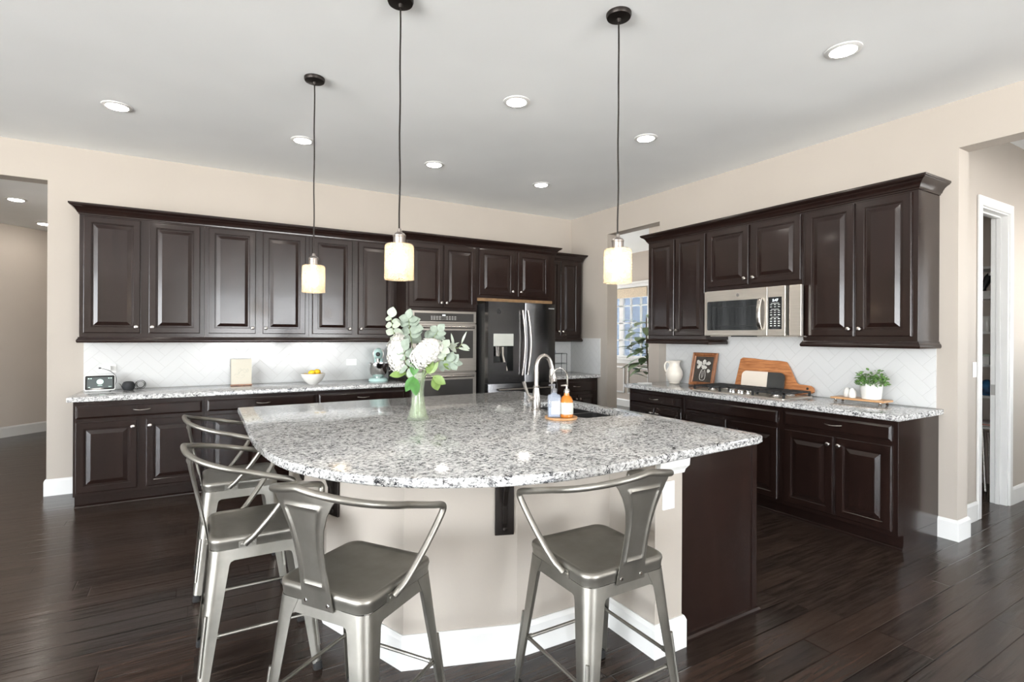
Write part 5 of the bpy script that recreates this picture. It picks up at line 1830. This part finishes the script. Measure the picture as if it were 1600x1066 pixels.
branch([(0.005, 0.01, 0.05), (0.02, 0.03, 0.28), (0.05, 0.05, 0.43), (0.09, 0.05, 0.50), (0.115, 0.04, 0.535)],
       [(1.0, 40, 0.055, 0.05), (0.95, -50, 0.055, 0.05), (0.92, 100, 0.055, 0.05), (0.86, -70, 0.06, 0.055), (0.84, 80, 0.065, 0.05), (0.77, -60, 0.07, 0.06), (0.74, 95, 0.07, 0.05), (0.66, -40, 0.07, 0.06)],
       'eucalyptus branch leaning right above the large hydrangea', mat='euc')
branch([(0.005, -0.01, 0.05), (0.03, -0.02, 0.24), (0.11, -0.03, 0.34), (0.17, -0.03, 0.36), (0.215, -0.03, 0.345)],
       [(1.0, 95, 0.060, 0.042), (0.95, 40, 0.06, 0.05), (0.93, 150, 0.06, 0.05), (0.86, 20, 0.06, 0.055), (0.84, 140, 0.065, 0.055), (0.76, 60, 0.07, 0.06), (0.72, 160, 0.075, 0.055), (0.62, 170, 0.075, 0.05)],
       'eucalyptus branch drooping low at the right side of the vase', mat='euc')
branch([(0.0, -0.01, 0.05), (0.03, -0.03, 0.26), (0.10, -0.05, 0.38), (0.155, -0.05, 0.435)],
       [(1.0, 35, 0.06, 0.055), (0.96, -40, 0.05, 0.05), (0.94, 110, 0.055, 0.05), (0.86, 70, 0.06, 0.055), (0.8, 140, 0.06, 0.05), (0.74, 95, 0.065, 0.055)],
       'eucalyptus sprig at the upper right edge of the large hydrangea', mat='euc_light')
branch([(-0.005, -0.01, 0.05), (-0.02, -0.03, 0.24), (-0.06, -0.05, 0.33), (-0.075, -0.06, 0.42)],
       [(1.0, 20, 0.075, 0.075), (0.95, -80, 0.06, 0.055), (0.9, 80, 0.08, 0.07), (0.8, -60, 0.06, 0.055), (0.75, 100, 0.07, 0.06), (0.62, -110, 0.075, 0.06), (0.58, 150, 0.07, 0.055)],
       'eucalyptus sprig between the two hydrangeas', mat='euc')
branch([(0.005, 0.01, 0.05), (0.04, 0.02, 0.26), (0.13, 0.03, 0.40), (0.185, 0.03, 0.445), (0.235, 0.03, 0.430), (0.262, 0.03, 0.462)],
       [(1.0, -20, 0.001, 0.001), (0.96, 20, 0.085, 0.016), (0.95, 115, 0.060, 0.026), (0.82, 100, 0.07, 0.018), (0.70, -10, 0.085, 0.016), (0.66, 60, 0.05, 0.012), (0.6, 130, 0.06, 0.03), (0.55, 80, 0.06, 0.04)],
       'thin white twig with narrow leaves arching far right of the vase', 'white_twig', None, 'euc_light', 'twig')
branch([(0.0, -0.01, 0.06), (-0.005, -0.03, 0.20), (-0.02, -0.05, 0.27)],
       [(0.95, -155, 0.10, 0.055), (1.0, 10, 0.11, 0.06), (0.9, 170, 0.11, 0.06)],
       'dark green leaves hanging over the lip of the vase', 'leafy_stem', None, 'leaf', 'leaves')
branch([(0.0, -0.005, 0.06), (0.02, -0.02, 0.22), (0.06, -0.04, 0.28), (0.10, -0.045, 0.26)],
       [(1.0, 165, 0.095, 0.06), (0.95, 120, 0.09, 0.055), (0.75, 40, 0.09, 0.045), (0.7, 15, 0.11, 0.05)],
       'lime green leaves drooping at the right of the vase', 'leafy_stem', None, 'leaf_light', 'leaves')
branch([(0.0, 0.0, 0.06), (-0.02, -0.02, 0.22), (-0.07, -0.03, 0.28)],
       [(1.0, -95, 0.095, 0.05), (0.95, -60, 0.07, 0.04)],
       'lime green leaf sticking out low at the left of the vase', 'leafy_stem', None, 'leaf_light', 'leaves')
branch([(0.0, 0.02, 0.06), (0.04, 0.02, 0.28), (0.12, 0.0, 0.34), (0.16, -0.02, 0.36)],
       [(1.0, 60, 0.08, 0.06), (0.9, 130, 0.08, 0.055), (0.8, 20, 0.08, 0.05), (0.85, 100, 0.07, 0.05)],
       'lime green leaves at the right behind the large hydrangea', 'leafy_stem', None, 'leaf_light', 'leaves')

# ================================================================= HALL, PANTRY, DINING DETAILS
n45 = Vector((dirv.y, -dirv.x))
q = Vector((-2.44, 9.46)) + n45 * 0.001
wall_plate((q.x, q.y, 0.36), RAD(45), 0.075, 0.118, 'white wall outlet low on the left hall wall', kind='v')
wall_plate((5.190, YP0 - 0.0005, 1.175), 0, 0.066, 0.118, 'white light switch on the hallway wall beside the pantry door', 'light_switch', 'light switch', 'switch')

ZS = [2.09, 1.81, 1.483, 1.174, 0.882, 0.596]
SL = ['top white pantry shelf, empty', 'white pantry shelf holding the black and white object', 'white pantry shelf holding the white canister', 'white pantry shelf holding the white box',
      'white pantry shelf holding the blue bag', 'lowest white pantry shelf, with papers']
for k, z in enumerate(ZS):
    if k == 5: lab = 'lowest white pantry shelf above the folded step ladder'
    tag(obj('pantry_shelf', B(6.30, 6.619, 1.757, 3.59, z - 0.022, z), M['white']),
        ['topmost white pantry shelf, empty', 'white pantry shelf carrying the black and white mixer', 'white pantry shelf carrying the white canister',
         'white pantry shelf carrying the blue bag', 'white pantry shelf carrying the stack of papers', 'lowest white pantry shelf'][k], 'shelf', 'pantry shelves')
py = 1.925
# item tops above each shelf, from the second shelf down
t = thing('food_processor', 'black and white kitchen appliance on an upper pantry shelf', 'appliance', (6.42, py, 1.8105))
obj('appliance_base', lathe(bmn(), [(0, 0), (0.060, 0), (0.060, 0.03), (0.050, 0.055), (0, 0.06)], 18), M['whiteplastic'], t, True)
obj('appliance_arm', loft(bmn(), [[(x * s_, y * s_ + o, z) for x, y in rrect(0.07, 0.06, 0.02)] for s_, o, z in ((1, 0.05, 0.0), (0.8, 0.05, 0.08), (0.9, 0.02, 0.14), (1.1, 0.0, 0.19), (0.5, -0.01, 0.23))]), M['black'], t, True)
obj('appliance_cap', lathe(bmn(), [(0, 0.20), (0.018, 0.20), (0.018, 0.225), (0, 0.225)], 12, (-0.03, -0.02, 0)), M['whiteplastic'], t, True)
tag(obj('canister', lathe(bmn(), [(0, 0), (0.042, 0), (0.045, 0.01), (0.045, 0.125), (0.042, 0.14), (0.038, 0.145), (0, 0.147)], 20), M['ceramic'], None, True, loc=(6.38, 1.930, 1.4835)),
    'white canister on a middle pantry shelf', 'canister')
t = thing('storage_box', 'white lidded box on a pantry shelf just below the canister', 'box', (6.38, 1.94, 1.1745))
obj('box_body', B(-0.06, 0.06, -0.045, 0.05, 0, 0.075), M['whiteplastic'], t, bev=0.004)
obj('lid', B(-0.063, 0.063, -0.05, 0.053, 0.0755, 0.095), plain('pale_green_lid', (0.62, 0.70, 0.60), 0.4), t, bev=0.004)
tag(obj('storage_bag', loft(bmn(), [[(x * s_, y * s_, z) for x, y in rrect(0.16, 0.12, 0.04)] for s_, z in ((0.9, 0), (1.05, 0.03), (1.0, 0.08), (0.7, 0.12), (0.2, 0.145))]), plain('teal_bag', (0.02, 0.10, 0.22), 0.4, var=0.8, vscale=14), None, True, loc=(6.42, 1.94, 0.8825)),
    'blue and teal bag on a lower pantry shelf', 'bag')
for k in range(4):
    tag(obj('paper', B(6.33, 6.52, 1.86, 2.05, 0.5965 + k * 0.010, 0.605 + k * 0.010), plain('paper_%d' % k, [(0.7, 0.66, 0.62), (0.55, 0.22, 0.16), (0.72, 0.70, 0.66), (0.40, 0.36, 0.36)][k], 0.6)),
        ['bottom magazine of the pantry stack', 'red magazine second from the bottom of the pantry stack', 'pale magazine third in the pantry stack', 'grey magazine on top of the pantry stack'][k], 'magazine', 'magazines in the pantry')
t = thing('step_ladder', 'folded metal step ladder leaning under the pantry shelves', 'step ladder', (6.26, 1.95, 0))
sl_ = bmn()
tube(sl_, [(0.0, -0.05, 0.0), (0.12, 0.01, 0.56)], 0.013, 8)
tube(sl_, [(0.0, 0.10, 0.0), (0.12, 0.14, 0.56)], 0.013, 8)
tube(sl_, [(0.05, -0.08, 0.0), (0.16, -0.02, 0.53)], 0.013, 8)
obj('rails', sl_, M['nickel'], t, True)
for z in (0.16, 0.34):
    k = z / 0.56
    obj('step', loft(bmn(), [[(0.12 * k + u, y0 + 0.06 * k, z + v) for u, v in ((-0.02, -0.012), (0.02, -0.006), (0.02, 0.010), (-0.02, 0.004))] for y0 in (-0.045, 0.095)]), M['steel'], t)

# fig tree in the dining room
t = thing('fiddle_leaf_fig', 'fiddle leaf fig tree in front of the dining room window', 'plant', (6.80, 6.63, 0))
obj('pot', lathe(bmn(), [(0, 0), (0.15, 0), (0.18, 0.30), (0.19, 0.32), (0.17, 0.32), (0.16, 0.28), (0, 0.27)], 28), M['ceramic'], t, True)
trk = smooth_path([(0, 0, 0.27), (0.02, 0.0, 0.7), (-0.01, 0.03, 1.2), (0.0, 0.05, 1.75)], 6)
obj('trunk', tube(bmn(), trk, [0.022 - 0.010 * i / len(trk) for i in range(len(trk))], 8), M['bark'], t, True)
fb = bmn()
rng = random.Random(5)
for k in range(64):
    u = 0.36 + 0.64 * k / 63
    p = trk[int(u * (len(trk) - 1))]
    a = k * 2.4
    d = Vector((math.cos(a), math.sin(a), rng.uniform(-0.35, 0.5)))
    base = Vector(p) + Vector((math.cos(a), math.sin(a), 0.1)) * rng.uniform(0.05, 0.20)
    tube(fb, [tuple(p), tuple(base)], 0.004, 5)
    leaf(fb, base, d, (0, 0, 1), rng.uniform(0.22, 0.34), rng.uniform(0.14, 0.20), rng.uniform(0.1, 0.4), 0.15, 6, 0.2)
obj('leaves', fb, M['fig'], t, True)
